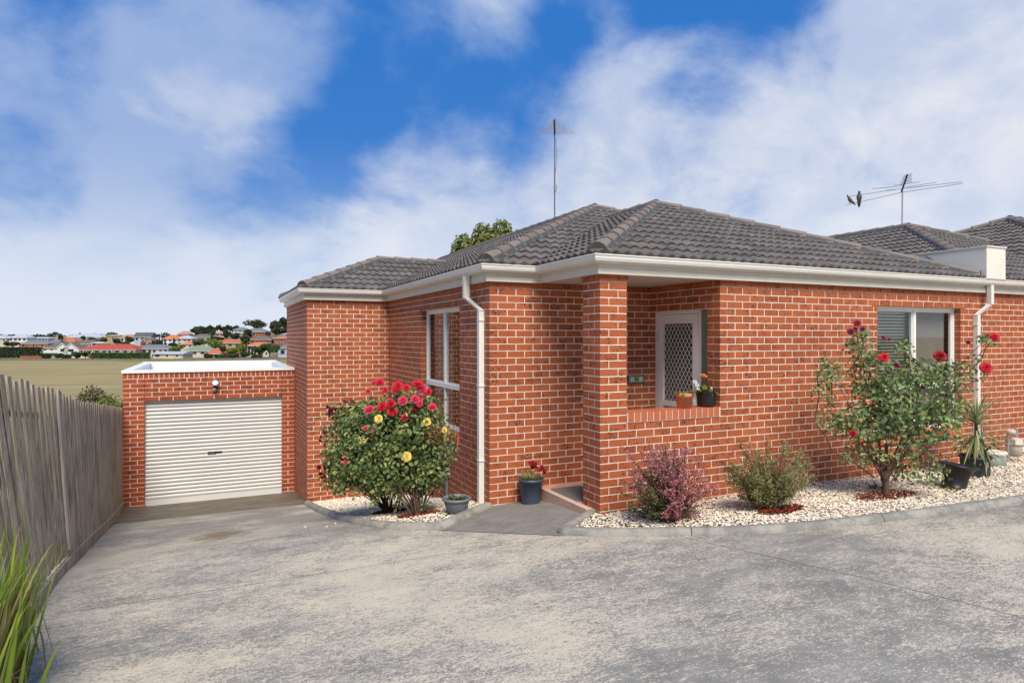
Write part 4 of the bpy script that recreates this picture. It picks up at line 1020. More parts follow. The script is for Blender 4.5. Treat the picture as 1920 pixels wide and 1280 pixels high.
def mulch(c, rx, ry, label):
    rng = np.random.RandomState(int(c[0]*100)); n = 700; a = rng.uniform(0, 6.28, n); r = np.sqrt(rng.uniform(0, 1, n)); x = c[0]+r*rx*np.cos(a); y = c[1]+r*ry*np.sin(a)
    z = np.array([bedz(p, q) for p, q in zip(x, y)])+rng.uniform(.018, .045, n); C = np.stack([x, y, z], 1); Nn = rng.normal(0, .35, (n, 3))+[0, 0, 1]
    V, F = leafquads(C, Nn, rng.normal(0, 1, (n, 3)), rng.uniform(.004, .008, n), rng.uniform(.012, .03, n), rng); me = bpy.data.meshes.new('mulch'); me.from_pydata(V.tolist(), [], F.tolist()); me.materials.append(MT['mulch'])
    o = link('mulch', me); o['kind'] = 'stuff'; o['label'] = label; o['category'] = 'mulch'
# --- rose bush in the small bed
B1, B2 = (2.06, 8.02, gz(2.06, 8.02)), (2.20, 7.30, gz(2.2, 7.3))
D1 = 2.12*FX+7.6*FY
def blob(u, v, ru, rv, w=1., dd=0., dep=None, base_d=None):
    d = (base_d or D1)+dd; c = at(u, v, d); r = ru*d/FL; return (tuple(c), r, dep or min(r, .45), rv*d/FL, w)
root, rng, nr_ = rose_bush('rose_bush', [B1, B2], [blob(735, 850, 95, 75, 1.25), blob(775, 800, 62, 55, 1.0, -.1), blob(700, 785, 60, 42, .85, .15), blob(655, 810, 45, 45, .6, .2), blob(640, 860, 36, 40, .75, .1), blob(800, 870, 45, 50, .9, -.1), blob(650, 895, 40, 26, .65, .15), blob(725, 898, 66, 22, .55), blob(765, 752, 42, 22, .45, 0), blob(640, 775, 26, 20, .45, .25), blob(792, 905, 26, 20, .35, -.2)],
                        10200, .050, 'rose_leaf', 'big leafy rose bush with red and yellow blooms in front of the tall side window', 'rose bush', 21)
leaves_at(root, [frame_at(*q, (2.2, 7.3)) for q in ((845, 845), (852, 838), (840, 850), (848, 860), (835, 858), (830, 862), (700, 940), (693, 958), (796, 950), (804, 948), (700, 925))], .035, 9, .036, 'rose_leaf_pale', 5)
leaves_at(root, [frame_at(808+rng.gauss(0, 11), 815+rng.gauss(0, 11), (2.1, 7.2)) for _ in range(26)], .03, 7, .03, 'rust_leaf', 6)
CAMD = Vector((-FX, -FY, .15))
def fl_(u, v, r, mat, dd=-.3, up=.5):
    c = at(u, v, D1+dd); rose_flower(root, c, r, mat, (CAMD+Vector((rng.uniform(-.4, .4), rng.uniform(-.3, .3), up+rng.uniform(-.1, .5)))).normalized(), rng)
for u, v, r in ((712, 717, .052), (745, 724, .062), (762, 727, .045), (783, 720, .058), (791, 730, .055), (803, 735, .044), (722, 731, .038), (692, 768, .056), (716, 762, .058), (733, 757, .055), (736, 770, .064), (755, 751, .054), (777, 765, .050), (810, 763, .050), (759, 783, .054), (786, 748, .045), (742, 730, .05), (700, 718, .028), (690, 733, .026), (731, 751, .034)):
    fl_(u, v, r, 'red_petal' if rng.random() < .7 else 'pinkred_petal')
for u, v, r, m_ in ((778, 748, .05, 'pinkred_petal'), (787, 757, .036, 'pinkred_petal'), (702, 808, .03, 'pinkred_petal'), (685, 803, .03, 'pinkred_petal'), (648, 866, .026, 'pinkred_petal'), (710, 785, .046, 'yellow_petal'), (801, 791, .046, 'yellow_petal'), (762, 856, .056, 'yellow_petal'), (679, 827, .038, 'yellow_petal'), (672, 822, .024, 'yellow_petal'), (833, 806, .030, 'yellow_petal')): fl_(u, v, r, m_, -.38, .25)
for k in range(30):
    u, v = rng.choice(((611, 823), (607, 840), (616, 855), (612, 872), (606, 888), (625, 770), (640, 762), (622, 778), (606, 896), (632, 776))); c = at(u+rng.gauss(0, 5), v+rng.gauss(0, 7), D1+.1)
    rose_flower(root, c, rng.uniform(.018, .030), 'maroon_petal', Vector((rng.gauss(0, 1), -1, rng.gauss(0, .7))).normalized(), rng)
mulch(B1, .24, .16, 'small patch of red mulch under the back stems of the left rose bush'); mulch(B2, .26, .14, 'red mulch chips around the front trunk of the left rose bush')
# --- tall open rose by the front window
B3 = (7.09, 4.90, gz(7.09, 4.9)); D3 = B3[0]*FX+B3[1]*FY
def b3(u, v, ru, rv, w=1., dd=0.): return blob(u, v, ru, rv, w, dd, None, D3)
root, rng, nr_ = rose_bush('rose_bush', [B3], [b3(1680, 745, 75, 50, .85), b3(1640, 700, 42, 48, .62), b3(1612, 650, 22, 36, .6), b3(1730, 700, 50, 32, .7), b3(1640, 790, 62, 42, .75), b3(1720, 800, 70, 38, .7), b3(1590, 790, 30, 34, .5), b3(1560, 700, 26, 34, .35), b3(1540, 745, 22, 60, .3), b3(1780, 720, 40, 22, .6), b3(1815, 690, 30, 22, .5), b3(1850, 645, 18, 14, .55), b3(1720, 880, 44, 32, .5), b3(1625, 850, 44, 26, .45), b3(1695, 655, 20, 18, .4), b3(1780, 775, 34, 30, .6)],
                        4000, .050, 'rose_leaf_pale', 'tall open rose with a few dark red blooms in front of the wide front window', 'rose bush', 33, ncane=2, lift=.30)
def f3(u, v, r, mat='dark_petal', dd=-.25, up=.5):
    c = at(u, v, D3+dd); rose_flower(root, c, r, mat, (CAMD+Vector((rng.uniform(-.5, .5), 0, up))).normalized(), rng)
for u, v, r, m_ in ((1607, 606, .040, 'dark_petal'), (1595, 622, .040, 'maroon_petal'), (1604, 617, .026, 'dark_petal'), (1617, 617, .030, 'maroon_petal'), (1657, 670, .054, 'red_petal'), (1762, 668, .066, 'dark_petal'), (1864, 632, .052, 'red_petal'), (1848, 690, .062, 'red_petal'), (1681, 685, .038, 'maroon_petal'), (1599, 813, .044, 'dark_petal'), (1815, 642, .026, 'maroon_petal'), (1656, 633, .026, 'maroon_petal'), (1667, 636, .02, 'maroon_petal'), (1730, 727, .022, 'maroon_petal')): f3(u, v, r, m_)
st = MB()
for tips, b in (((1560, 845), (1640, 895)), ((1525, 790), (1560, 845)), ((1532, 700), (1527, 790)), ((1610, 640), (1620, 760)), ((1850, 650), (1815, 700)), ((1815, 700), (1760, 760)), ((1760, 820), (1690, 880)), ((1700, 650), (1700, 720)), ((1545, 660), (1560, 745))):
    part('cane', MB().tube([at(*b, D3), at((tips[0]+b[0])/2+6, (tips[1]+b[1])/2, D3), at(*tips, D3)], [.009, .007, .004], 5), 'bark', root)
st = MB(); bb = Vector(B3)
st.tube([bb+Vector((0, 0, -.06)), bb+Vector((0, 0, .13)), bb+Vector((-.02, 0, .30))], [.048, .040, .030], 8); part('trunk', st, 'bark', root)
mulch(B3, .44, .20, 'red mulch chips around the trunk of the tall rose by the window')
# --- pink shrub and fine-leaved shrub
def twiggy(name, base, tips, nl, ls, mats, label, cat, seed, w=.5, droop=0., spread=.035):
    rng = random.Random(seed); r = np.random.RandomState(seed); root = thing(name, base, label, cat); st = MB(); groups = {m: [[], []] for m, _ in mats}
    for tp, kind in tips:
        pts = canes(st, base, [tp], .007, .0015, rng, .25)[0]
        for k in range(nl):
            t = rng.uniform(.35, 1.02)*6; i = min(5, int(t)); p = pts[i].lerp(pts[i+1], min(1, t-i)); q = np.array(p)+r.normal(0, spread*(1.1-t/9), 3)
            m = kind if rng.random() < .82 else rng.choice([a for a, _ in mats]); groups[m][0].append(q); groups[m][1].append(np.array(pts[i+1]-pts[i])/(.001+(pts[i+1]-pts[i]).length)+r.normal(0, .5, 3))
    part('stem', st, 'bark', root)
    for m, s in mats:
        if groups[m][0]:
            C = np.array(groups[m][0]); T = np.array(groups[m][1]); V, F = leafquads(C, r.normal(0, .6, C.shape)+[0, 0, .7], T, r.uniform(.7, 1.2, len(C))*s*w, r.uniform(.7, 1.2, len(C))*s, r); bulk('foliage', V, F, m, root)
    return root
PB = Vector((4.26, 5.20, gz(4.26, 5.2))); PD = PB.x*FX+PB.y*FY; rr = random.Random(3); tips = []
for k in range(150):
    u = rr.gauss(1252, 40); v = rr.uniform(835, 965)
    lim = 34+(v-825)*.55 if v < 925 else 66; u = 1252+max(-1, min(1, rr.gauss(0, .55)))*lim*1.1
    kind = 'shrub_green' if (u < 1225 and v > 875 and rr.random() < .75) or rr.random() < .10 else 'pink_leaf'; tips.append((at(u, v, PD+rr.uniform(-.34, .30)), kind))
for u, v in ((1165, 835), (1175, 850), (1195, 880), (1310, 850), (1320, 880), (1325, 905), (1290, 835), (1215, 835), (1240, 828), (1330, 940), (1170, 905), (1180, 880)): tips.append((at(u, v, PD+rr.uniform(-.1, .1)), 'pink_leaf'))
twiggy('flowering_shrub', PB, tips, 80, .0125, [('pink_leaf', .0135), ('shrub_green', .0155)], 'dusty pink arching shrub with green patches beside the porch pillar', 'shrub', 8)
GB = Vector((5.45, 5.08, gz(5.45, 5.08))); GD_ = GB.x*FX+GB.y*FY; tips = []
for k in range(120):
    a = rr.uniform(0, 6.28); q = math.sqrt(rr.random()); u = 1438+q*math.cos(a)*88; v = 880+q*math.sin(a)*62; tips.append((at(u, v, GD_+rr.uniform(-.32, .3)), rr.choice(('grev_leaf', 'grev_leaf', 'shrub_green' if u < 1420 else 'grev_leaf'))))
root = twiggy('flowering_shrub', GB, tips, 105, .016, [('grev_leaf', .019), ('shrub_green', .019)], 'wispy olive shrub with small magenta flowers between the pink shrub and the tall rose', 'shrub', 9, .22, spread=.04)
pts = [at(u+rr.gauss(0, 4), v+rr.gauss(0, 3), GD_-.25) for u, v in ((1370, 850), (1362, 855), (1380, 847), (1440, 832), (1443, 843), (1425, 850), (1470, 862), (1462, 880), (1400, 876), (1395, 890), (1390, 925), (1468, 858), (1440, 838), (1405, 852)) for _ in range(3)]
leaves_at(root, pts, .014, 9, .012, 'pink_flower', 12, 'blossom')
mulch((5.50, 4.98), .30, .13, 'red mulch chips at the foot of the wispy olive shrub')
rr2 = random.Random(8)
def blade(m, base, dirv, L, w, droop, n=7, fold=.25, kink=None):
    base = Vector(base); d = Vector(dirv).normalized(); side = d.cross(Vector((0, 0, 1))); side = side.normalized() if side.length > .01 else Vector((1, 0, 0)); V = []; p = base.copy()
    for k in range(n+1):
        t = k/n; ww = w*(.55+.9*t if t < .3 else 1.0-.97*((t-.3)/.7)**1.6); up = side.cross(d)
        V += [p-side*ww+up*ww*fold, p.copy(), p+side*ww+up*ww*fold]; d = (d+Vector((0, 0, -droop*(.4+1.4*t)/n))).normalized(); p = p+d*L/n
    m.add(V, [(3*i+j, 3*i+j+1, 3*i+j+4, 3*i+j+3) for i in range(n) for j in range(2)], True)
# strappy plant, bottom left corner
SB = Vector((-1.13, 4.20, gz(-1.13, 4.20))); m = MB(); md = MB()
for k in range(900):
    b = SB+Vector((rr2.gauss(-.02, .085), rr2.gauss(0, .27), -.02)); a = rr2.uniform(0, 6.28); out = rr2.uniform(.03, .34)
    d = Vector((min(.20, math.cos(a)*out*.8+.04), math.sin(a)*out, 1)); L = rr2.uniform(.40, .98)
    (blade(md, b, d*1, L*.6, .006, rr2.uniform(.8, 2.4)) if rr2.random() < .26 else blade(m, b, d, L, rr2.choice((.009, .012, .016, .020)), rr2.uniform(.1, 1.2)))
sp = thing('strappy_plant', SB, 'clump of upright green strap-leaved plant at the foot of the fence, bottom left corner', 'plant')
part('foliage', m, 'strap_leaf', sp, stuff=True); part('dry_leaves', md, 'dry_leaf', sp, stuff=True)

# ------------------------------------------------------------------ pots and small things
def pot(name, c, r0, r1, h, mat, label, cat='plant pot', rim=.012, tilt=None, soil=True, origin_z=None, wall_=.006, extra=None):
    root = thing(name, c, label, cat); R = tilt or Matrix.Identity(3); m = MB()
    prof = [(0, 0), (r0, 0), (r0*1.01, .01), (r1*.97, h-.035), (r1*1.0, h-.034), (r1+rim, h-.03), (r1+rim, h), (r1-wall_, h), (r1-wall_-.004, h-.05), (r0*.93, .02)]
    if extra: prof = extra
    m.lathe(prof, c, 32, R); part('pot', m, mat, root)
    if soil: part('soil', MB().disc(Vector(c)+R @ Vector((0, 0, h-.035)), r1-wall_-.003, 24, R), 'soil', root)
    return root
def gp_(x, y, dz=0.): return Vector((x, y, gz(x, y)+dz))
# blue pot with dark red flowers beside the porch step
c = gp_(3.545, 7.02, .006); bp = pot('potted_plant', c, .112, .152, .305, 'blue_plastic', 'slate blue pot of dark red flowers on the path beside the porch step', 'potted plant', .010)
m = MB()
for k in range(190):
    a = rr2.uniform(0, 6.28); q = rr2.uniform(0, .11); blade(m, c+Vector((math.cos(a)*q, math.sin(a)*q, .27)), (math.cos(a)*rr2.uniform(.2, .9), math.sin(a)*rr2.uniform(.2, .9), .9), rr2.uniform(.07, .16), .005, .8, 4)
part('foliage', m, 'grev_leaf', bp, stuff=True)
for k in range(26):
    cc = at(*rr2.choice(((999, 873), (1006, 870), (1014, 878), (1019, 882), (994, 868))), c.x*FX+c.y*FY)+Vector((rr2.gauss(0, .022), rr2.gauss(0, .03), rr2.gauss(0, .018))); rose_flower(bp, cc, rr2.uniform(.016, .024), rr2.choice(('dark_petal', 'maroon_petal', 'dark_petal')), Vector((rr2.gauss(0, .5), -1, .6)).normalized(), rng)
# grey bowl
c = gp_(2.58, 7.03, .03); bo = pot('potted_plant', c, .085, .150, .185, 'grey_plastic', 'low grey bowl of small green plants on the pebbles by the downpipe', 'potted plant', .016, extra=[(0, 0), (.085, 0), (.092, .01), (.125, .06), (.146, .135), (.149, .150), (.166, .155), (.168, .180), (.158, .186), (.142, .178), (.134, .14)])
m = MB()
for k in range(70):
    a = rr2.uniform(0, 6.28); q = rr2.uniform(0, .11); blade(m, c+Vector((math.cos(a)*q, math.sin(a)*q, .14)), (math.cos(a), math.sin(a), rr2.uniform(.6, 1.8)), rr2.uniform(.05, .12), .010, 1.0, 4)
part('foliage', m, 'shrub_green', bo, stuff=True)
# terracotta pot and black bag pot on the porch sill
sy = FYP+.10
def sx(u, y): a = (u-960)/FL; return y/(FY-a*FX)*(a*FY+FX)
c = Vector((sx(1282.5, sy), sy, SILLZ[1]+.001)); tp = pot('potted_plant', c, .080, .100, .172, 'terracotta', 'terracotta pot of leafy green seedlings on the porch sill', 'potted plant', .006, extra=[(0, 0), (.080, 0), (.096, .125), (.105, .128), (.108, .176), (.100, .178), (.094, .14)])
def salad(root, c, n, L, w, mat, out=.8):
    m = MB()
    for k in range(n):
        a = rr2.uniform(0, 6.28); blade(m, c+Vector((math.cos(a)*.03, math.sin(a)*.03, 0)), (math.cos(a)*out, math.sin(a)*out, rr2.uniform(.3, 1.1)), L*rr2.uniform(.6, 1.1), w, 1.6, 5, .15)
    part('foliage', m, mat, root, stuff=True)
salad(tp, c+Vector((0, 0, .15)), 26, .15, .020, 'far_lime'); 
c = Vector((sx(1324, sy+.01), sy+.01, SILLZ[1]+.001)); kp = pot('potted_plant', c, .100, .124, .178, 'black_plastic', 'black grow-bag pot with one orange flower on the porch sill', 'potted plant', .002, extra=[(0, 0), (.098, 0), (.108, .03), (.112, .10), (.122, .165), (.128, .185), (.122, .19), (.112, .16), (.10, .12)])
salad(kp, c+Vector((-.03, 0, .15)), 24, .19, .026, 'far_lime', .5)
sm = MB(); sm.tube([c+Vector((-.03, 0, .14)), c+Vector((-.035, -.01, .33))], .003, 4); part('stem', sm, 'green_stem', kp); rose_flower(kp, at(1319.5, 705, c.x*FX+c.y*FY), .038, 'orange_petal', Vector((0, -.4, 1)).normalized(), rng)
for uu, vv in ((1307, 722), (1303, 716), (1309, 728)): rose_flower(kp, at(uu, vv, c.x*FX+c.y*FY), .022, 'white_petal', Vector((-.5, -1, .2)).normalized(), rng)
m = MB(); q = at(1334, 730, c.x*FX+c.y*FY); m.obox(q, (.022, .01, 0), (.001, -.002, 0), (0, 0, .03)); part('plant_tag', m, 'white_metal', kp)
# black tilted pot, dark green pot with dracaena, white bucket, meter, tap
R_ = Matrix.Rotation(math.radians(-7), 3, Vector((FX, FY, 0)).normalized()); R_ = Matrix.Rotation(math.radians(9), 3, Vector((FX, FY, 0)).normalized())
c = gp_(8.20, 4.80, .02); pot('plant_pot', c, .135, .205, .30, 'black_plastic', 'black flared plant pot tilted on the pebbles, in front of the spiky plant', 'plant pot', .02, extra=[(0, 0), (.135, 0), (.137, .035), (.131, .04), (.140, .15), (.178, .25), (.20, .275), (.222, .282), (.222, .296), (.203, .296), (.16, .235), (.12, .08), (0, .08)], tilt=R_, soil=False)
c = gp_(9.36, 5.20, .02); dp = pot('potted_plant', c, .165, .178, .27, 'green_plastic', 'dark green tub holding a spiky dracaena by the right downpipe', 'potted plant', .014)
m = MB(); top = c+Vector((-.01, -.02, .80)); m.tube([c+Vector((0, 0, .2)), c+Vector((.01, 0, .5)), top], [.022, .02, .018], 7); part('stem', m, 'bark', dp)
m = MB(); md = MB()
for k in range(120):
    t = rr2.random(); a = rr2.uniform(0, 6.28); e = (.95-t*1.7)+rr2.gauss(0, .12); b = top+Vector((0, 0, -.30*t)); L = rr2.uniform(.42, .66)
    d = Vector((math.cos(a)*math.cos(e), math.sin(a)*math.cos(e), math.sin(e))); blade(m, b, d, L, .013, .35, 6)
for k in range(26):
    a = rr2.uniform(0, 6.28); blade(md, top+Vector((0, 0, -.25)), (math.cos(a)*.35, math.sin(a)*.35, -.9), rr2.uniform(.3, .55), .012, .5, 5)
for k in range(40):
    a = rr2.uniform(0, 6.28); blade(m, c+Vector((.12, -.05, .3)), (math.cos(a)*.8, math.sin(a)*.8, rr2.uniform(-.2, .9)), rr2.uniform(.25, .5), .013, .9, 5)
part('foliage', m, 'drac_leaf', dp, stuff=True); part('dry_leaves', md, 'dry_leaf', dp, stuff=True)
c = gp_(10.42, 5.55, -.02); bu = thing('bucket', c, 'stained white plastic bucket lying by the gas meter', 'bucket')
m = MB(); m.lathe([(0, 0), (.15, 0), (.17, .22), (.178, .225), (.178, .255), (.17, .262), (0, .27)], c, 26); part('pail', m, 'white_metal', bu)
m = MB(); m.lathe([(.158, .05), (.166, .055), (.172, .17), (.166, .175)], c, 26); part('label_band', m, 'plate_grey', bu)
c = gp_(11.12, 5.62, .02); gm = thing('gas_meter', c, 'beige domestic gas meter on the front wall at the right edge', 'gas meter')
m = MB(); m.lathe([(0, .07), (.05, .075), (.10, .13), (.115, .22), (.115, .26), (.125, .262), (.125, .285), (.115, .29), (.115, .33), (.09, .36), (0, .37)], c, 24); m.box(c.x-.12, c.x+.14, c.y-.07, c.y+.07, c.z+.27, c.z+.35); part('body', m, 'meter_beige', gm)
m = MB(); m.lathe([(0, -.04), (.06, -.04), (.07, 0), (.06, .03), (0, .035)], c+Vector((-.10, 0, .46)), 16); part('regulator', m, 'meter_beige', gm)
m = MB(); m.tube([c+Vector((-.13, .02, 0)), c+Vector((-.13, .02, .44))], .017, 8); m.tube([c+Vector((.06, 0, .33)), c+Vector((.06, 0, .50))], .022, 8); m.tube([c+Vector((-.04, 0, .44)), c+Vector((.02, 0, .40)), c+Vector((.06, 0, .38))], .017, 8); part('pipe', m, 'galvanised', gm)
m = MB(); m.box(c.x+.02, c.x+.12, c.y-.132, c.y-.072, c.z+.275, c.z+.345); part('dial', m, 'plate_grey', gm)
m = MB(); m.box(c.x-.02, c.x+.05, c.y-.119, c.y-.112, c.z+.20, c.z+.235); m.box(c.x-.02, c.x+.03, c.y-.114, c.y-.108, c.z+.165, c.z+.19); part('sticker', m, 'white_metal', gm)
c = Vector((10.66, FYP, -1.43)); tap = thing('garden_tap', c, 'small dark garden tap on a pipe beside the gas meter', 'tap')
m = MB(); m.tube([(10.72, FYP-.02, -1.97), (10.72, FYP-.02, -1.5), (10.72, FYP-.05, -1.45), (10.62, FYP-.10, -1.45), (10.60, FYP-.10, -1.50)], .012, 7); part('pipe', m, 'grey_plastic', tap)
part('handle', MB().tube([(10.72, FYP-.05, -1.44), (10.72, FYP-.05, -1.38)], .010, 6).box(10.69, 10.75, FYP-.055, FYP-.045, -1.385, -1.37), 'grey_plastic', tap)
m = MB(); m.box(KX-.085, KX-.002, 8.66, 8.78, -2.0, -1.80)
cb = solo('conduit_box', m, 'galvanised', (KX, 8.72, -2.3), 'small grey conduit box on the brick wall above the bowl of plants', 'conduit box')
part('conduit', MB().tube([(KX-.03, 8.72, -2.0), (KX-.03, 8.72, -2.36)], .020, 8), 'grey_plastic', cb); part('lid', MB().box(KX-.093, KX-.086, 8.655, 8.785, -2.0, -1.79), 'plate_grey', cb)
# weeds in the pebbles
for i, (x, y, n, lab) in enumerate(((7.95, 4.62, 22, 'little yellow-green weed at the base of the tilted black pot'), (7.4, 5.2, 60, 'leafy green clump in the pebbles behind the tall rose'), (9.6, 4.35, 50, 'thin grass weeds in the pebbles at the right'), (6.3, 5.35, 26, 'small weed tuft by the wall left of the tall rose'), (6.15, 4.9, 10, 'tiny tuft at the edge of the mulch under the tall rose'))):
    c = gp_(x, y, .02); m = MB()
    for k in range(n): a = rr2.uniform(0, 6.28); blade(m, c+Vector((rr2.gauss(0, .07 if n > 25 else .03), rr2.gauss(0, .05), 0)), (math.cos(a), math.sin(a), rr2.uniform(.4, 2)), rr2.uniform(.05, .14), .009 if i < 2 else .003, 1.0, 4)
    solo('weed', m, 'far_lime' if i == 0 else 'far_green', tuple(c), lab, 'weed')
# stray pebbles and leaves on the concrete
for i, (x, y, lab, s) in enumerate(((1.02, 8.05, 'stray white pebble on the drive, left of its two neighbours', .02), (1.22, 7.72, 'middle one of the stray white pebbles on the drive', .017), (1.35, 7.9, 'stray white pebble on the drive nearest the kerb', .018))):
    m = MB(); m.lathe([(0, -s*.6), (s*.8, -s*.3), (s, 0), (s*.7, s*.45), (0, s*.6)], (x, y, gz(x, y)+s*.5), 7); solo('pebble', m, 'pebble', (x, y, gz(x, y)), lab, 'pebble', 'stray pebbles on the drive')

# ------------------------------------------------------------------ aerials and doves
def rod(m, a, b, r): m.tube([a, b], r, 5)
a0 = at(1040, 410, 15.0); a1 = at(1040, 252, 15.0); an = thing('television_aerial', a0, 'tall television aerial mast on the main roof ridge with short rods at its top', 'aerial')
m = MB(); rod(m, a0+Vector((0, 0, -.15)), a1, .016); part('mast', m, 'antenna_metal', an)
f = Vector((FX, FY, 0)); rt = Vector((FY, -FX, 0)); m = MB(); el = MB(); b0 = a1+Vector((0, 0, .02)); b1 = at(1039.5, 225, 15.0-1.05)
m.obox((b0+b1)/2, (b1-b0)/2, rt*.02, Vector((0, 0, .022))); part('boom', m, 'black_plastic', an)
for k in range(13):
    t = k/12; p = b0.lerp(b1, t); hl = (.42*(1-t)+.07)*(1 if k % 2 == 0 else .62)*(1.05 if k < 7 else .55/.62 if k % 2 else .75); rod(el, p-rt*hl+Vector((0, 0, -.01)), p+rt*hl+Vector((0, 0, .01)), .0055)
part('element', el, 'antenna_metal', an, stuff=False)
m = MB(); m.box(a0.x-.03, a0.x+.03, a0.y-.05, a0.y-.01, 3.40, 3.55); part('amplifier', m, 'plate_grey', an)
m = MB(); m.tube([a1+Vector((.02, -.02, -.1)), a1+Vector((.035, -.03, -.6)), a1+Vector((.0, -.02, -.95)), a0+Vector((-.03, -.03, .75)), a0+Vector((-.02, -.03, .1))], .005, 4); part('cable', m, 'black_plastic', an)
n0 = at(1691, 426, 15.9); n1 = at(1692, 357, 15.9); an2 = thing('television_aerial', n0, 'wide television aerial with long rods on the neighbouring roof, two doves perched on it', 'aerial')
m = MB(); rod(m, n0+Vector((0, 0, -.25)), n1, .018); part('mast', m, 'galvanised', an2)
m = MB(); el = MB(); b0 = at(1690, 360, 15.95); b1 = at(1701, 328, 15.2); m.obox((b0+b1)/2, (b1-b0)/2, rt*.018, Vector((0, 0, .02))); part('boom', m, 'black_plastic', an2)
def al(u0, v0, u1, v1, d0, d1, r=.006): rod(el, at(u0, v0, d0), at(u1, v1, d1), r)
al(1588, 384, 1690, 361, 17.2, 16.0); al(1690, 361, 1806, 344, 16.0, 15.0); al(1588, 369, 1690, 354, 17.2, 16.0); al(1690, 354, 1804, 341, 16.0, 15.0); al(1636, 354, 1692, 349, 16.6, 15.9); al(1692, 352, 1756, 342, 15.9, 15.3)
for k in range(7): al(1687+k*1.2, 347-k*2.9, 1710-k*.2+(1 if k == 6 else 0), 343-k*2.8, 15.7-k*.07, 15.5-k*.07, .007)
al(1675, 348, 1724, 341, 15.8, 15.5); al(1662, 357, 1728, 350, 16.1, 15.6)
part('element', el, 'antenna_metal', an2)
def dove(c, yaw, label, lean_=0.3):
    # body as one continuous surface: beak, head, neck, breast, back, tail
    m = MB(); c = Vector(c); fw = Vector((math.cos(yaw), math.sin(yaw), 0)); sd = Vector((-fw.y, fw.x, 0))
    ax = [(-.215, -.075, .003, .008), (-.15, -.05, .008, .026), (-.085, -.012, .020, .030), (-.04, .012, .036, .036), (.0, .028, .044, .044), (.04, .046, .042, .042), (.068, .072, .028, .026), (.083, .098, .021, .019), (.098, .116, .023, .021), (.115, .118, .016, .014), (.124, .114, .006, .006), (.142, .108, .001, .001)]
    V = []; n = 10
    for x, z, rz, ry in ax:
        z2 = z+x*lean_*.6
        for k in range(n): w = 2*math.pi*k/n; V.append(c+fw*x*.70+sd*(ry*1.5*math.cos(w))+Vector((0, 0, z2+.04+rz*1.6*math.sin(w))))
    m.add(V, [(i*n+k, i*n+(k+1) % n, (i+1)*n+(k+1) % n, (i+1)*n+k) for i in range(len(ax)-1) for k in range(n)], True)
    o = solo('dove', m, 'feather', tuple(c), label, 'bird')
    lg = MB()
    for s in (-1, 1): lg.tube([c+sd*s*.015+fw*.01+Vector((0, 0, .0)), c+sd*s*.012+Vector((0, 0, -.035))], .004, 5)
    part('leg', lg, 'rust', o)
    for s in (-1, 1):
        w = MB(); w.add([c+sd*s*.043+fw*.05+Vector((0, 0, .09)), c+sd*s*.050+fw*.02+Vector((0, 0, .045)), c+sd*s*.038+fw*-.06+Vector((0, 0, .0)), c+sd*s*.018+fw*-.13+Vector((0, 0, -.02)), c+sd*s*.030+fw*-.04+Vector((0, 0, .05))], [(0, 1, 2, 4), (4, 2, 3)]); part('wing', w, 'feather', o)
yw = math.atan2(-rt.y, -rt.x)
dove(at(1594, 379.5, 17.12), yw, 'grey-brown dove at the very tip of the aerial rod, facing left'); dove(at(1611, 376, 16.9), yw+1.1, 'grey-brown dove upright on the aerial rod, nearer the mast', .9)

# ------------------------------------------------------------------ trees and shrubs beyond the fence
def tree(name, base, h, crown, n, ls, mat, label, cat='tree', group=None, trunk_r=None, seed=1, blobs=None, cyp=False, bark='bark'):
    r = np.random.RandomState(seed); rg = random.Random(seed); base = Vector(base); root = thing(name, base, label, cat, group); w = crown; tr = trunk_r or h*.03
    m = MB(); top = base+Vector((rg.uniform(-.05, .05)*h, 0, h*.6)); m.tube([base+Vector((0, 0, -h*.05)), base.lerp(top, .5)+Vector((rg.uniform(-.03, .03)*h, 0, 0)), top], [tr, tr*.8, tr*.45], 6)
    if blobs is None:
        blobs = []
        if cyp: blobs = [((0, 0, h*t), w*.5*(1-.75*t), h*.14) for t in (.1, .25, .4, .55, .7, .85, .95)]
        else:
            for k in range(9): a = rg.uniform(0, 6.28); q = rg.uniform(.1, .32)*w; blobs.append(((math.cos(a)*q, math.sin(a)*q, h*rg.uniform(.5, .84)), w*rg.uniform(.17, .28), h*rg.uniform(.11, .19)))
    for (c, br, bz) in blobs: m.tube([base+Vector((0, 0, h*.25)), base+Vector(c)*.6+Vector((0, 0, h*.12)), base+Vector(c)], [tr*.5, tr*.35, tr*.12], 4)
    part('trunk', m, bark, root); C = []; Nn = []; tot = sum(b[1]**2 for b in blobs)
    for (c, br, bz) in blobs:
        k = max(8, int(n*br*br/tot)); q = r.normal(0, 1, (k, 3)); q /= np.linalg.norm(q, axis=1, keepdims=True); q *= r.uniform(.55, 1.08, (k, 1)); C.append(np.array(base+Vector(c))+q*[br, br, bz]); Nn.append(q+r.normal(0, .5, q.shape)+[0, 0, .3])
    C = np.concatenate(C); Nn = np.concatenate(Nn); s = r.uniform(.6, 1.3, len(C))*ls; V, F = leafquads(C, Nn, r.normal(0, 1, C.shape), s*.5, s, r); bulk('crown', V, F, mat, root); return root
def on(u, d): p = at(u, 640, d); return Vector((p.x, p.y, terr(p.x, p.y)))
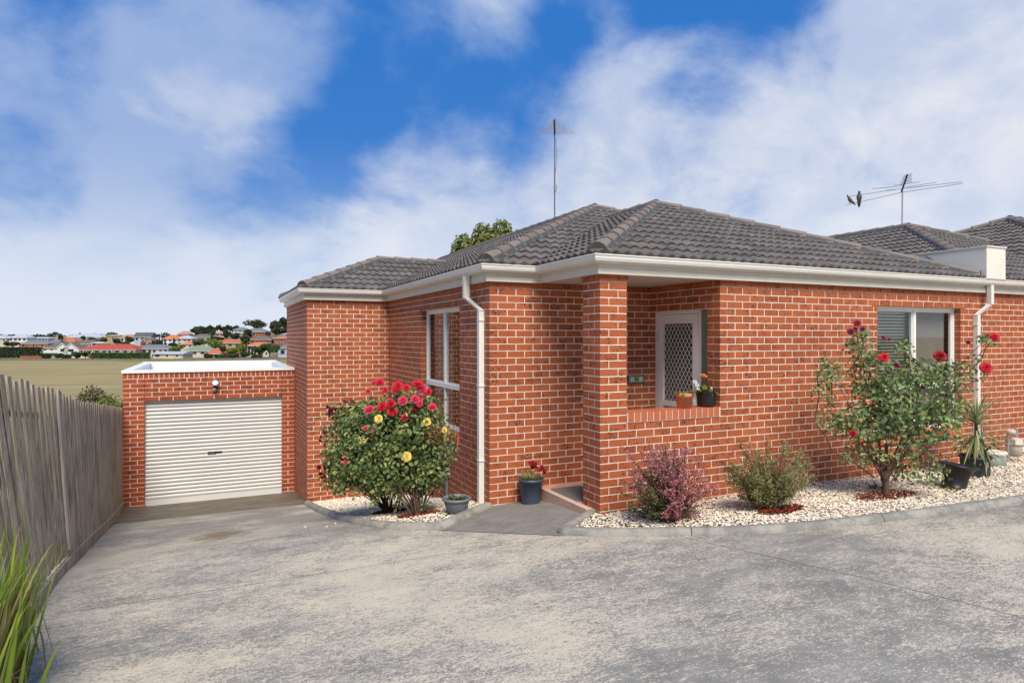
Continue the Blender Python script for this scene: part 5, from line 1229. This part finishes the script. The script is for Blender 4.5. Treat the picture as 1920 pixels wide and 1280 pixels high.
# gum tree rising behind the roof
b = at(905, 600, 40); b.z = -4.8
def gb(u, v, ru, rv): p = at(u, v, 40)-b; return ((p.x, p.y, p.z), ru*40/FL, rv*40/FL)
tree('gum_tree', b, 12.2, 5, 8500, .13, 'gum_leaf', 'leafy green gum tree showing above the roof left of the tall aerial', seed=4, blobs=[gb(870, 462, 22, 22), gb(905, 442, 20, 24), (gb(940, 432, 18, 22)), gb(925, 462, 40, 24), gb(955, 450, 18, 16), gb(970, 440, 8, 8), gb(860, 478, 16, 14), gb(890, 485, 40, 22), gb(940, 490, 50, 24)], trunk_r=.2)
for i, (u, v, d, w, h, lab) in enumerate(((172, 735, 19, 1.0, 2.6, 'olive shrub just beyond the fence, the left one of two'), (205, 752, 18, 1.1, 2.3, 'rounded yellow-green shrub beyond the fence beside the garage wall'))):
    b = at(u, v, d); b.z = terr(b.x, b.y); hh = at(u, v-14, d).z-b.z
    tree('shrub', b, hh, w, 2600, .045, 'far_olive' if i == 0 else 'far_lime', lab, 'shrub', seed=40+i, blobs=[((x*w*.5, 0, hh*(.80+z)), w*.32, hh*.13) for x, z in ((-.5, -.04), (0, .06), (.5, -.02), (.1, -.16), (-.4, -.2), (.6, -.2), (.9, -.12))])
# ------------------------------------------------------------------ the suburb across the field
for nm, c in dict(roof_grey=(.17, .18, .20), roof_dark=(.10, .10, .11), roof_brown=(.15, .12, .10), roof_terra=(.40, .14, .075), roof_red=(.36, .075, .055), roof_orange=(.50, .17, .07), roof_pink=(.42, .20, .14), roof_green=(.19, .24, .17), roof_pale=(.38, .41, .46), wall_cream=(.56, .50, .38), wall_white=(.66, .65, .62), wall_brick=(.27, .105, .06), wall_orange=(.46, .17, .07), wall_tan=(.40, .29, .16), wall_blue=(.40, .45, .52)).items(): plain(nm, c, .85, .2, var=.16, scale=.6)
plain('far_glass', (.035, .042, .05), .15, .5); plain('far_fence', (.20, .17, .135), .9, .1, var=.4, scale=1.2)
def fhouse(u0, u1, yt, ye, yb, d, roof, wallm, label, kind='hip', yaw=0., floors=1, nwin=4, extra=None):
    k = d/FL; w = (u1-u0)*k; zc = -(yb-HZ)*k; he = (yb-ye)*k; hr = (ye-yt)*k; dp = max(7, min(w*.62, 13)); c = at((u0+u1)/2, yb, d)
    root = thing('house', c, label, 'house'); rx = Vector((FY, -FX, 0)); fy_ = Vector((FX, FY, 0)); ya = math.radians(yaw)
    X = rx*math.cos(ya)+fy_*math.sin(ya); Y = -rx*math.sin(ya)+fy_*math.cos(ya)
    def P(x, y, z): return c+X*x+Y*y+Vector((0, 0, z))
    W2_ = w/2; ov = min(.7, w*.04); m = MB(); m.add([P(sx*(W2_-ov), sy, z) for z in (-3.5, he) for sx, sy in ((-1, 0), (1, 0), (1, dp), (-1, dp))], [(0,1,5,4),(1,2,6,5),(2,3,7,6),(3,0,4,7),(4,5,6,7)]); part('wall', m, wallm, root)
    rm = MB(); a, b, t = W2_, dp+.5, .18
    hipx = min(W2_*.8, dp*.5) if kind == 'hip' else 0
    base = [P(-a, -.5, he), P(a, -.5, he), P(a, b, he), P(-a, b, he)]; lo = [p-Vector((0, 0, t)) for p in base]; r0, r1 = P(-a+hipx, dp/2, he+hr), P(a-hipx, dp/2, he+hr)
    if kind == 'front':                                      # gable end to the viewer
        r0, r1 = P(0, -.5, he+hr), P(0, b, he+hr); rm.add(base+[r0, r1], [(0, 4, 5, 3), (1, 2, 5, 4)]); gm_ = MB(); gm_.add([P(-a*.93, -.02, he), P(a*.93, -.02, he), P(0, -.02, he+hr*.93)], [(0,1,2)]); part('gable', gm_, wallm, root)
    else: rm.add(base+[r0, r1], [(0, 1, 5, 4), (1, 2, 5), (2, 3, 4, 5), (3, 0, 4)])
    rm.add(base+lo, [(0,4,5,1),(1,5,6,2),(2,6,7,3),(3,7,4,0),(4,7,6,5)]); part('roof', rm, roof, root)
    rg = random.Random(int(u0*7+yt)); fh = he/floors
    gm = MB(); gm.add([P(-a, -.62, he-.18), P(a, -.62, he-.18), P(a, -.50, he-.18), P(-a, -.50, he-.18), P(-a, -.62, he+.02), P(a, -.62, he+.02), P(a, -.50, he+.02), P(-a, -.50, he+.02)], [(0,1,5,4),(4,5,6,7),(0,3,2,1)]); part('gutter', gm, 'wall_white', root)
    for fl in range(floors):
        for i in range(nwin):
            x = -W2_+ov+(w-2*ov)*(i+.5)/nwin+rg.uniform(-.1, .1)*w/nwin; ww = min(w/nwin*.55, rg.choice((1.1, 1.6, 2.2)))/2; z0 = fl*fh+fh*.34; z1 = fl*fh+fh*.80
            f = MB(); f.add([P(x+sx*(ww+.10), -.06, z) for z in (z0-.1, z1+.1) for sx in (-1, 1)]+[P(x+sx*(ww+.10), 0, z) for z in (z0-.1, z1+.1) for sx in (-1, 1)], [(0,1,3,2),(0,4,5,1),(2,3,7,6),(0,2,6,4),(1,5,7,3)]); fo = part('window', f, 'wall_white', root)
            g_ = MB(); g_.add([P(x-ww, -.065, z0), P(x+ww, -.065, z0), P(x+ww, -.065, z1), P(x-ww, -.065, z1)], [(0,1,2,3)]); part('pane', g_, 'far_glass', fo)
    for e in (extra or ()):
        if e[0] == 'chimney': m = MB(); q = P(e[1]*W2_, dp*.4, he+hr*.6); m.obox(q+Vector((0, 0, .6)), X*.4, Y*.4, Vector((0, 0, 1.0))); part('chimney', m, e[2], root)
        if e[0] == 'gable':                                  # projecting gabled bay: x centre, width, wall top, peak (fractions / metres)
            x, gw, zt, zp = e[1]*W2_, e[2]/2, e[3], e[4]; m = MB(); m.add([P(x-gw, -1.6, -3), P(x+gw, -1.6, -3), P(x+gw, -1.6, zt), P(x, -1.6, zp), P(x-gw, -1.6, zt), P(x-gw, 1, -3), P(x+gw, 1, -3), P(x+gw, 1, zt), P(x-gw, 1, zt)], [(0,1,2,3,4),(1,6,7,2),(5,0,4,8)]); part('bay', m, e[5], root)
            m = MB(); m.add([P(x-gw-.4, -2.0, zt-.25), P(x, -2.0, zp+.15), P(x+gw+.4, -2.0, zt-.25), P(x-gw-.4, 3.5, zt-.25), P(x, 3.5, zp+.15), P(x+gw+.4, 3.5, zt-.25)], [(0,1,4,3),(1,2,5,4)]); part('roof', m, roof, root)
            m = MB(); 
            for s in (-1, 1): m.add([P(x+s*(gw+.4), -2.02, zt-.25), P(x, -2.02, zp+.15), P(x, -2.02, zp-.2), P(x+s*(gw+.4), -2.02, zt-.6)], [(0,1,2,3)])
            part('bargeboard', m, 'wall_white', root)
            g_ = MB(); g_.add([P(x-gw*.35, -1.63, zt*.45), P(x+gw*.35, -1.63, zt*.45), P(x+gw*.35, -1.63, zt*.85), P(x-gw*.35, -1.63, zt*.85)], [(0,1,2,3)]); part('window', g_, 'far_glass', root)
        if e[0] == 'balcony':
            z = e[3]; m = MB(); m.add([P(e[1]*W2_, -1.8, z), P(e[2]*W2_, -1.8, z), P(e[2]*W2_, -1.8, z+1), P(e[1]*W2_, -1.8, z+1), P(e[1]*W2_, 0, z), P(e[2]*W2_, 0, z)], [(0,1,2,3),(0,4,5,1)]); part('balcony', m, 'wall_white', root)
        if e[0] == 'verandah':
            for q in range(e[1]): m = MB(); x = -W2_*.8+q*W2_*1.6/(e[1]-1); m.obox(P(x, -.4, he/2), X*.12, Y*.12, Vector((0, 0, he/2))); part('post', m, 'wall_white', root)
    return root
HS = [
 (-42, 14, 628, 634, 642, 430, 'roof_pale', 'wall_cream', 'long house with white metal roof, leftmost on the ridge', dict(nwin=5)),
 (14, 52, 626.5, 633, 641, 432, 'roof_pale', 'wall_white', 'smaller white-roofed house right of the leftmost long one', dict(nwin=4)),
 (50, 92, 631.5, 634, 641, 445, 'roof_pale', 'wall_cream', 'low flat pale building behind the grey-roofed orange brick house', dict(nwin=6)),
 (80, 130, 631, 637, 644, 450, 'roof_pink', 'wall_tan', 'long faded terracotta roof behind the grey-roofed orange brick house', dict(nwin=4)),
 (33, 92, 637.5, 644, 652, 385, 'roof_grey', 'wall_orange', 'single-storey orange brick house with grey hip roof above the dark hedge', dict(nwin=3)),
 (84, 118, 636.5, 642, 650, 400, 'roof_grey', 'wall_brick', 'grey-roofed house half hidden behind the brown-roofed one with white gables', dict(nwin=3)),
 (76, 146, 641.5, 652.5, 665, 345, 'roof_brown', 'wall_white', 'two-storey white house with brown roof and twin white gables', dict(nwin=5, floors=2, extra=[('gable', .28, 6, 3.9, 6.4, 'wall_white'), ('gable', .74, 8.5, 3.6, 6.2, 'wall_white'), ('balcony', -.98, .05, 1.0)])),
 (119, 192, 624.8, 632, 640, 470, 'roof_pale', 'wall_white', 'very large grey metal roof highest on the left ridge', dict(nwin=5, extra=[('chimney', -.4, 'roof_dark')])),
 (128, 178, 631, 636.5, 641, 440, 'roof_grey', 'wall_tan', 'blue-grey roof just below the very large grey metal one', dict(nwin=3)),
 (108, 142, 632.5, 640, 645, 420, 'roof_terra', 'wall_tan', 'dull terracotta roof beside the palm tree', dict(nwin=2)),
 (134, 182, 637, 644.5, 655, 372, 'roof_brown', 'wall_cream', 'brown pyramid-roofed cream house above the red-roofed one', dict(nwin=3)),
 (170, 194, 641, 642.5, 650, 370, 'wall_white', 'wall_white', 'flat white upper storey above the left end of the red roof', dict(nwin=2)),
 (146, 256, 644.8, 655.5, 666, 338, 'roof_red', 'wall_cream', 'long low cream house under a bright red hip roof', dict(nwin=8, extra=[('chimney', .14, 'wall_brick'), ('verandah', 6)])),
 (197, 226, 627, 629, 641, 470, 'wall_tan', 'wall_tan', 'tan block-like house with one dark window', dict(nwin=1)),
 (222, 252, 627, 633, 643, 440, 'roof_pink', 'wall_white', 'white house with pale pink roof left of the tall white gabled one', dict(nwin=2)),
 (249, 284, 623, 631.5, 641, 430, 'roof_dark', 'wall_blue', 'tall bluish white house with dark grey gable roof', dict(nwin=3, kind='gable')),
 (262, 292, 632, 639, 650, 395, 'roof_brown', 'wall_brick', 'red brick house with small gables below the tall bluish white one', dict(nwin=3, extra=[('gable', -.3, 4, 2.8, 4.8, 'wall_brick'), ('gable', .5, 3.5, 2., 3.8, 'wall_brick')])),
 (280, 306, 632, 637, 648, 410, 'roof_pale', 'wall_brick', 'brick house with pale blue roof behind the row of cypresses', dict(nwin=2)),
 (243, 318, 646, 653.5, 666, 345, 'roof_grey', 'wall_cream', 'cream house with grey hip roof right of the red-roofed one', dict(nwin=7)),
 (284, 345, 659, 663, 671.5, 318, 'roof_pale', 'wall_cream', 'low cream shed with pale metal roof close behind the field fence', dict(nwin=3, kind='gable')),
 (304, 334, 627.5, 635, 648, 400, 'roof_orange', 'wall_white', 'left half of the orange-roofed pair, white walls', dict(nwin=3, floors=2)),
 (331, 361, 629, 634.5, 648, 402, 'roof_pale', 'wall_cream', 'cream two-storey house with pale roof right of the orange roof', dict(nwin=3, floors=2)),
 (338, 364, 639.5, 645, 653, 378, 'roof_orange', 'wall_cream', 'small orange hip roof in the middle of the suburb', dict(nwin=2)),
 (331, 355, 620.5, 626.5, 631, 520, 'roof_pink', 'wall_tan', 'distant salmon roof against the sky left of the big round tree', dict(nwin=2)),
 (354, 397, 626, 632.5, 640, 425, 'roof_brown', 'wall_cream', 'dark brown hip roof on a cream house under the big round tree', dict(nwin=4)),
 (342, 402, 647.5, 657.5, 667, 345, 'roof_green', 'wall_cream', 'sage green roofed cream house', dict(nwin=4, extra=[('chimney', .3, 'wall_blue')])),
 (402, 421, 622, 625, 631, 500, 'roof_pink', 'wall_tan', 'tiny pale pink house near the crest', dict(nwin=2)),
 (400, 452, 635.8, 643, 652, 385, 'roof_terra', 'wall_tan', 'long terracotta roof behind the lime green trees', dict(nwin=4)),
 (382, 436, 652, 663, 671, 340, 'roof_terra', 'wall_brick', 'sprawling faded terracotta roof low behind the fence', dict(nwin=4)),
 (437, 463, 613, 618, 629, 480, 'roof_grey', 'wall_blue', 'two-storey grey house on the crest left of the wide brick one', dict(nwin=3, floors=2)),
 (444, 462, 624, 629, 637, 455, 'roof_brown', 'wall_tan', 'brown-roofed cottage just below the grey crest house', dict(nwin=2)),
 (455, 499, 615, 622, 632.5, 455, 'roof_grey', 'wall_brick', 'wide brick house with grey hip roof on the crest', dict(nwin=1)),
 (466, 510, 629.5, 636.5, 645, 400, 'roof_brown', 'wall_brick', 'dark brick house with brown hip roof and pale window bays', dict(nwin=4)),
 (459, 508, 641.5, 648, 668, 352, 'roof_orange', 'wall_cream', 'cream house with orange roof behind dark cypresses', dict(nwin=4, floors=2)),
 (512, 545, 629, 634, 649, 402, 'roof_terra', 'wall_brick', 'brick house with white framed windows at the right end of the view', dict(nwin=3, floors=2)),
 (528, 548, 623, 626, 631, 450, 'roof_pale', 'wall_blue', 'pale roof peeping out behind the rightmost brick house', dict(nwin=1)),
 (520, 552, 646, 652, 670, 345, 'roof_grey', 'wall_blue', 'small white-blue house with grey roof beside the brick house wall', dict(nwin=2)),
]
HS += [(-120, -52, 630, 637, 646, 400, 'roof_grey', 'wall_cream', 'grey-roofed cream house beyond the left edge of the view', dict(nwin=4)), (-190, -130, 633, 641, 654, 370, 'roof_terra', 'wall_white', 'white house with terracotta roof beyond the left edge of the view', dict(nwin=4)), (-270, -200, 629, 636, 645, 410, 'roof_brown', 'wall_brick', 'brick house with brown roof far beyond the left edge of the view', dict(nwin=4))]
for h in HS: fhouse(*h[:9], **h[9])
def ftree(u0, u1, yt, yb, d, mat, label, seed, n=None, cat='tree', name='tree', cyp=False, group=None):
    k = d/FL; w = (u1-u0)*k; b = at((u0+u1)/2, yb, d); h = (yb-yt)*k
    return tree(name, b-Vector((0, 0, .0)), h, w, n or int(260+min(900, (u1-u0)*(yb-yt)*1.3)), .75 if not cyp else .4, mat, label, cat, group, h*.035, seed, cyp=cyp)
FT = [
 (459, 503, 596, 628, 470, 'far_olive', 'largest dark gum tree on the crest, round flat crown', 0), (504, 530, 598, 628, 475, 'far_olive', 'gum tree on the crest between the largest one and the house wall', 0), (522, 550, 591.5, 630, 478, 'far_dark', 'tallest dark gum tree, touching the brick house corner', 0),
 (353, 380, 610.5, 633, 500, 'far_olive', 'round olive tree standing alone on the skyline', 0), (364, 392, 619, 634, 485, 'far_dark', 'dark low tree right under the round olive one', 0), (391, 404, 617, 632, 500, 'far_olive', 'small feathery tree right of the round olive one', 0),
 (505, 528, 613, 634, 450, 'far_olive', 'brownish tree above the right brick house', 0), (524, 552, 614, 636, 455, 'far_dark', 'dark tree against the brick house corner', 0), (381, 413, 635.5, 656, 372, 'far_lime', 'bright lime tree in the middle, wider of two', 0),
 (322, 345, 647, 664, 345, 'far_lime', 'bright lime tree left of the green roof', 0), (362, 384, 636, 653, 376, 'far_green', 'mid green tree left of the wide lime tree', 0), (395, 414, 645, 660, 352, 'far_green', 'bushy green tree below the wide lime tree', 0),
 (418, 434, 617, 640, 440, 'far_dark', 'dark fir-like tree behind the terracotta roof', 0), (432, 450, 624, 642, 430, 'far_dark', 'dark bushy tree left of the brown cottage', 0), (455, 472, 617, 642, 415, 'far_dark', 'dark pointed tree in front of the wide brick house', 0), (451, 470, 628, 652, 385, 'far_green', 'green tree between terracotta and brown roofs', 0),
 (424, 450, 650, 671, 338, 'far_lime', 'yellowing tree beside the sprawling terracotta roof', 0), (412, 424, 648, 666, 337, 'far_olive', 'purplish brown small tree on the sprawling terracotta roof edge', 0), (440, 462, 645, 662, 348, 'far_lime', 'lime shrub tree left of the cypresses', 0), 
 (474, 496, 650, 671, 333, 'far_green', 'grey-green tree in front of the cream cypress house', 0), (487, 524, 641, 671, 335, 'far_green', 'large mid green tree right of the cypress house', 0), (388, 412, 634, 642, 420, 'far_dark', 'dark hedge-like tree behind the lime tree', 0), (398, 420, 631, 640, 418, 'far_dark', 'dark bushy tree on the slope behind the terracotta roof', 0),
 (316, 334, 642, 656, 372, 'far_dark', 'dark small tree left of the small orange roof', 0), (450, 470, 660, 672, 322, 'far_dark', 'dark shrub tree behind the field fence', 0), (428, 446, 662, 672, 322, 'far_green', 'round green shrub tree behind the fence near the terracotta roof', 0),
 (110, 119, 628, 641, 430, 'far_dark', 'small dark tree beside the palm', 0), (186, 200, 632, 647, 400, 'far_lime', 'lime green tree left of the tan block house', 0), (164, 182, 632, 646, 402, 'far_olive', 'thin pale tree above the brown pyramid roof', 0), (212, 228, 634, 650, 390, 'far_green', 'green tree before the tan block house', 0), (226, 244, 640, 652, 380, 'far_olive', 'wispy tree left of the red brick gables', 0), (234, 250, 628, 650, 385, 'far_olive', 'tall thin tree in front of the pink-roofed white house', 0), (152, 160, 630, 641, 420, 'far_green', 'small cone-shaped tree under the very large grey roof', 0),
 (8, 22, 639, 652, 380, 'far_green', 'pale green tree left of the orange brick house', 0), (18, 34, 641, 652, 378, 'far_olive', 'olive shrub tree beside the orange brick house', 0), (285, 300, 663, 672, 322, 'far_green', 'shrub behind the field fence left of the cream shed', 0),
]
for i, t in enumerate(FT): ftree(*t[:7], 100+i)
for i, (u, yt, yb, d) in enumerate(((289, 637, 649, 385), (295, 636, 650, 385), (299, 632, 650, 384), (304, 631, 651, 383), (309.5, 636, 651, 383), (326, 634, 645, 390), (363.5, 637, 647, 380), (456, 650, 664, 338), (467, 650, 664, 338), (472.5, 650, 665, 338), (478, 649, 665, 338), (286, 638, 648, 386), (397, 626, 634, 420))):
    ftree(u-2.2, u+2.2, yt, yb, d, 'far_dark', ('dark narrow cypress, %s from the left in the row before the pale blue roof' % ('second third fourth fifth sixth'.split()+['']*6+['first'])[i] if i < 5 or i == 11 else 'dark narrow cypress, %s from the left before the cream orange-roofed house' % ['first', 'second', 'third', 'fourth'][i-7] if 6 < i < 11 else 'lone dark narrow cypress by the white two-storey house' if i == 5 else 'lone dark narrow cypress by the small orange roof' if i == 6 else 'short dark cypress by the brown hip roof under the round tree'), 200+i, 240, cyp=True, name='cypress', group='cypresses in the row before the pale blue roof' if i < 5 or i == 11 else 'cypresses before the orange-roofed cream house' if 6 < i < 11 else None)
ORD = 'first second third fourth fifth sixth seventh eighth ninth tenth eleventh twelfth thirteenth fourteenth fifteenth'.split()
# skyline gums: slender trunks with small crowns
for i in range(15):
    u = 380+i*4.6; ftree(u-4, u+5, 610+3*math.sin(i*1.7)+(2 if i < 4 else 0), 626, 560+i*6, 'far_dark', 'thin dark gum, %s from the left in the row along the skyline' % ORD[i], 300+i, 200, group='thin gums along the skyline')
for i, (u0, u1, yt, yb, d, mat, lab) in enumerate(((-30, 78, 651.5, 670, 322, 'far_dark', 'dark dense hedge of round trees at the left behind the field fence'), (175, 281, 662.5, 674, 312, 'far_green', 'long clipped green hedge in front of the red-roofed house'))):
    k = d/FL; c = at((u0+u1)/2, yb, d); root = thing('hedge', c, lab, 'hedge'); r = np.random.RandomState(7+i); n = 5200; w = (u1-u0)*k; h = (yb-yt)*k
    x = r.uniform(-.5, .5, n)*w; t = r.uniform(0, 1, n); hh = h*(1 if i else .78+.22*np.abs(np.sin(x*.9+1))); z = t*hh; dpt = np.where(r.rand(n) < .6, -1.4, r.uniform(-1.4, 1.4, n))+r.normal(0, .25, n); z = np.where(r.rand(n) < .35, hh+r.normal(0, .15, n), z)
    rx = np.array([FY, -FX, 0]); fw = np.array([FX, FY, 0]); C = np.array(c)+x[:, None]*rx+dpt[:, None]*fw+z[:, None]*np.array([0, 0, 1]); Nn = r.normal(0, .5, C.shape)-fw+[0, 0, .6]
    V, F = leafquads(C, Nn, r.normal(0, 1, C.shape), .28, .5, r); bulk('foliage', V, F, mat, root)
for i, (u0, u1, yt, yb, lab) in enumerate(((80, 96, 664, 673, 'low dark shrub below the balcony of the white gabled house'), (100, 117, 663, 673, 'round dark shrub in front of the twin white gables'), (118, 136, 665, 674, 'broad dark green shrub between the gables and the red roof'), (134, 152, 660, 674, 'tall dark shrub left of the clipped hedge'), (152, 168, 659, 673, 'dark shrub at the left end of the red roof'), (165, 176, 664.5, 673, 'small yellowish shrub touching the clipped hedge'), (380, 400, 663, 673, 'shrub in front of the sprawling terracotta roof'), (400, 424, 664, 673, 'green shrub further right before the sprawling terracotta roof'), (468, 492, 664, 673, 'dark green shrub at the foot of the cypress house'))):
    ftree(u0, u1, yt, yb+1.5, 316, 'far_lime' if i == 5 else ('far_dark' if i % 2 == 0 else 'far_green'), lab, 400+i, 420, 'shrub', 'shrub')
# palm
b = at(117, 650, 400); pm = thing('palm_tree', b, 'small palm tree beside the dull terracotta roof', 'palm tree'); m = MB(); m.tube([b, b+Vector((0, 0, 4.6))], .22, 6); part('trunk', m, 'bark', pm); m = MB(); rg = random.Random(2)
for k in range(34): a = rg.uniform(0, 6.28); blade(m, b+Vector((0, 0, 4.5)), (math.cos(a), math.sin(a), rg.uniform(.1, 1.2)), rg.uniform(2.2, 3.2), .22, 1.5, 5)
part('crown', m, 'far_olive', pm)
# fences along the far side of the field, brick garden wall
def ffence(name, u0, u1, d0, d1, yb0, yb1, h, mat, label):
    a, b = at(u0, yb0, d0), at(u1, yb1, d1); L = (b-a).length; e = (b-a)/L; root = thing(name, a.lerp(b, .5), label, 'fence'); rg = random.Random(int(u1)); n = int(L/.32); pm = MB(); up = Vector((0, 0, 1)); nn = e.cross(up)
    for i in range(n):
        p = a+e*(i+.5)*L/n; hh = h*rg.uniform(.93, 1.04); pm.obox(p+up*(hh/2-.4)+nn*rg.uniform(-.03, .03), e*(L/n*.46), nn*.015, up*(hh/2+.4))
    part('palings', pm, mat, root, stuff=True)
    for i in range(0, int(L/9)+1): p = a+e*min(L, i*9); link('post', MB().obox(p+up*(h/2-.3)-nn*.1, e*.08, nn*.06, up*(h/2+.42)).mesh('post', mat), root)
ffence('paling_fence', -280, 262, 300, 302, 679.5, 678.6, 1.65, 'far_fence', 'long grey paling fence along the far side of the dry field')
ffence('paling_fence', 262, 560, 302, 316, 678.5, 676.5, 1.6, 'far_fence', 'brown continuation of the far paling fence behind the garage roof')
mbw = MB(); a, b = at(38, 671, 318), at(80, 671, 318); mbw.obox((a+b)/2+Vector((0, 0, .1)), (b-a)/2, Vector((FX, FY, 0))*.15, (0, 0, 1.0)); solo('brick_garden_wall', mbw, 'wall_brick', tuple((a+b)/2), 'low red brick garden wall under the dark hedge', 'wall')
# far-off tree line on the horizon
r = np.random.RandomState(77); n = 15000; ang = r.uniform(-52, 40, n); dd = r.uniform(1100, 1500, n); u = 960+np.tan(np.radians(ang))*FL
hz = 7+3.5*np.sin(ang*1.9)+2.5*np.sin(ang*5.3+1); dx = np.tan(np.radians(ang))*dd; C = np.stack([dx*FY+dd*FX, dd*FY-dx*FX, -3.4+r.uniform(0, 1, n)*np.maximum(2, hz)], 1)
V, F = leafquads(C, r.normal(0, 1, C.shape)+[0, -.5, .4], r.normal(0, 1, C.shape), 1.5, 2.6, r); me = bpy.data.meshes.new('distant_woods'); me.from_pydata(V.tolist(), [], F.tolist()); me.materials.append(MT['far_dark']); o = link('distant_woods', me); o['kind'] = 'stuff'; o['label'] = 'far-off dark tree line on the left horizon'; o['category'] = 'trees'
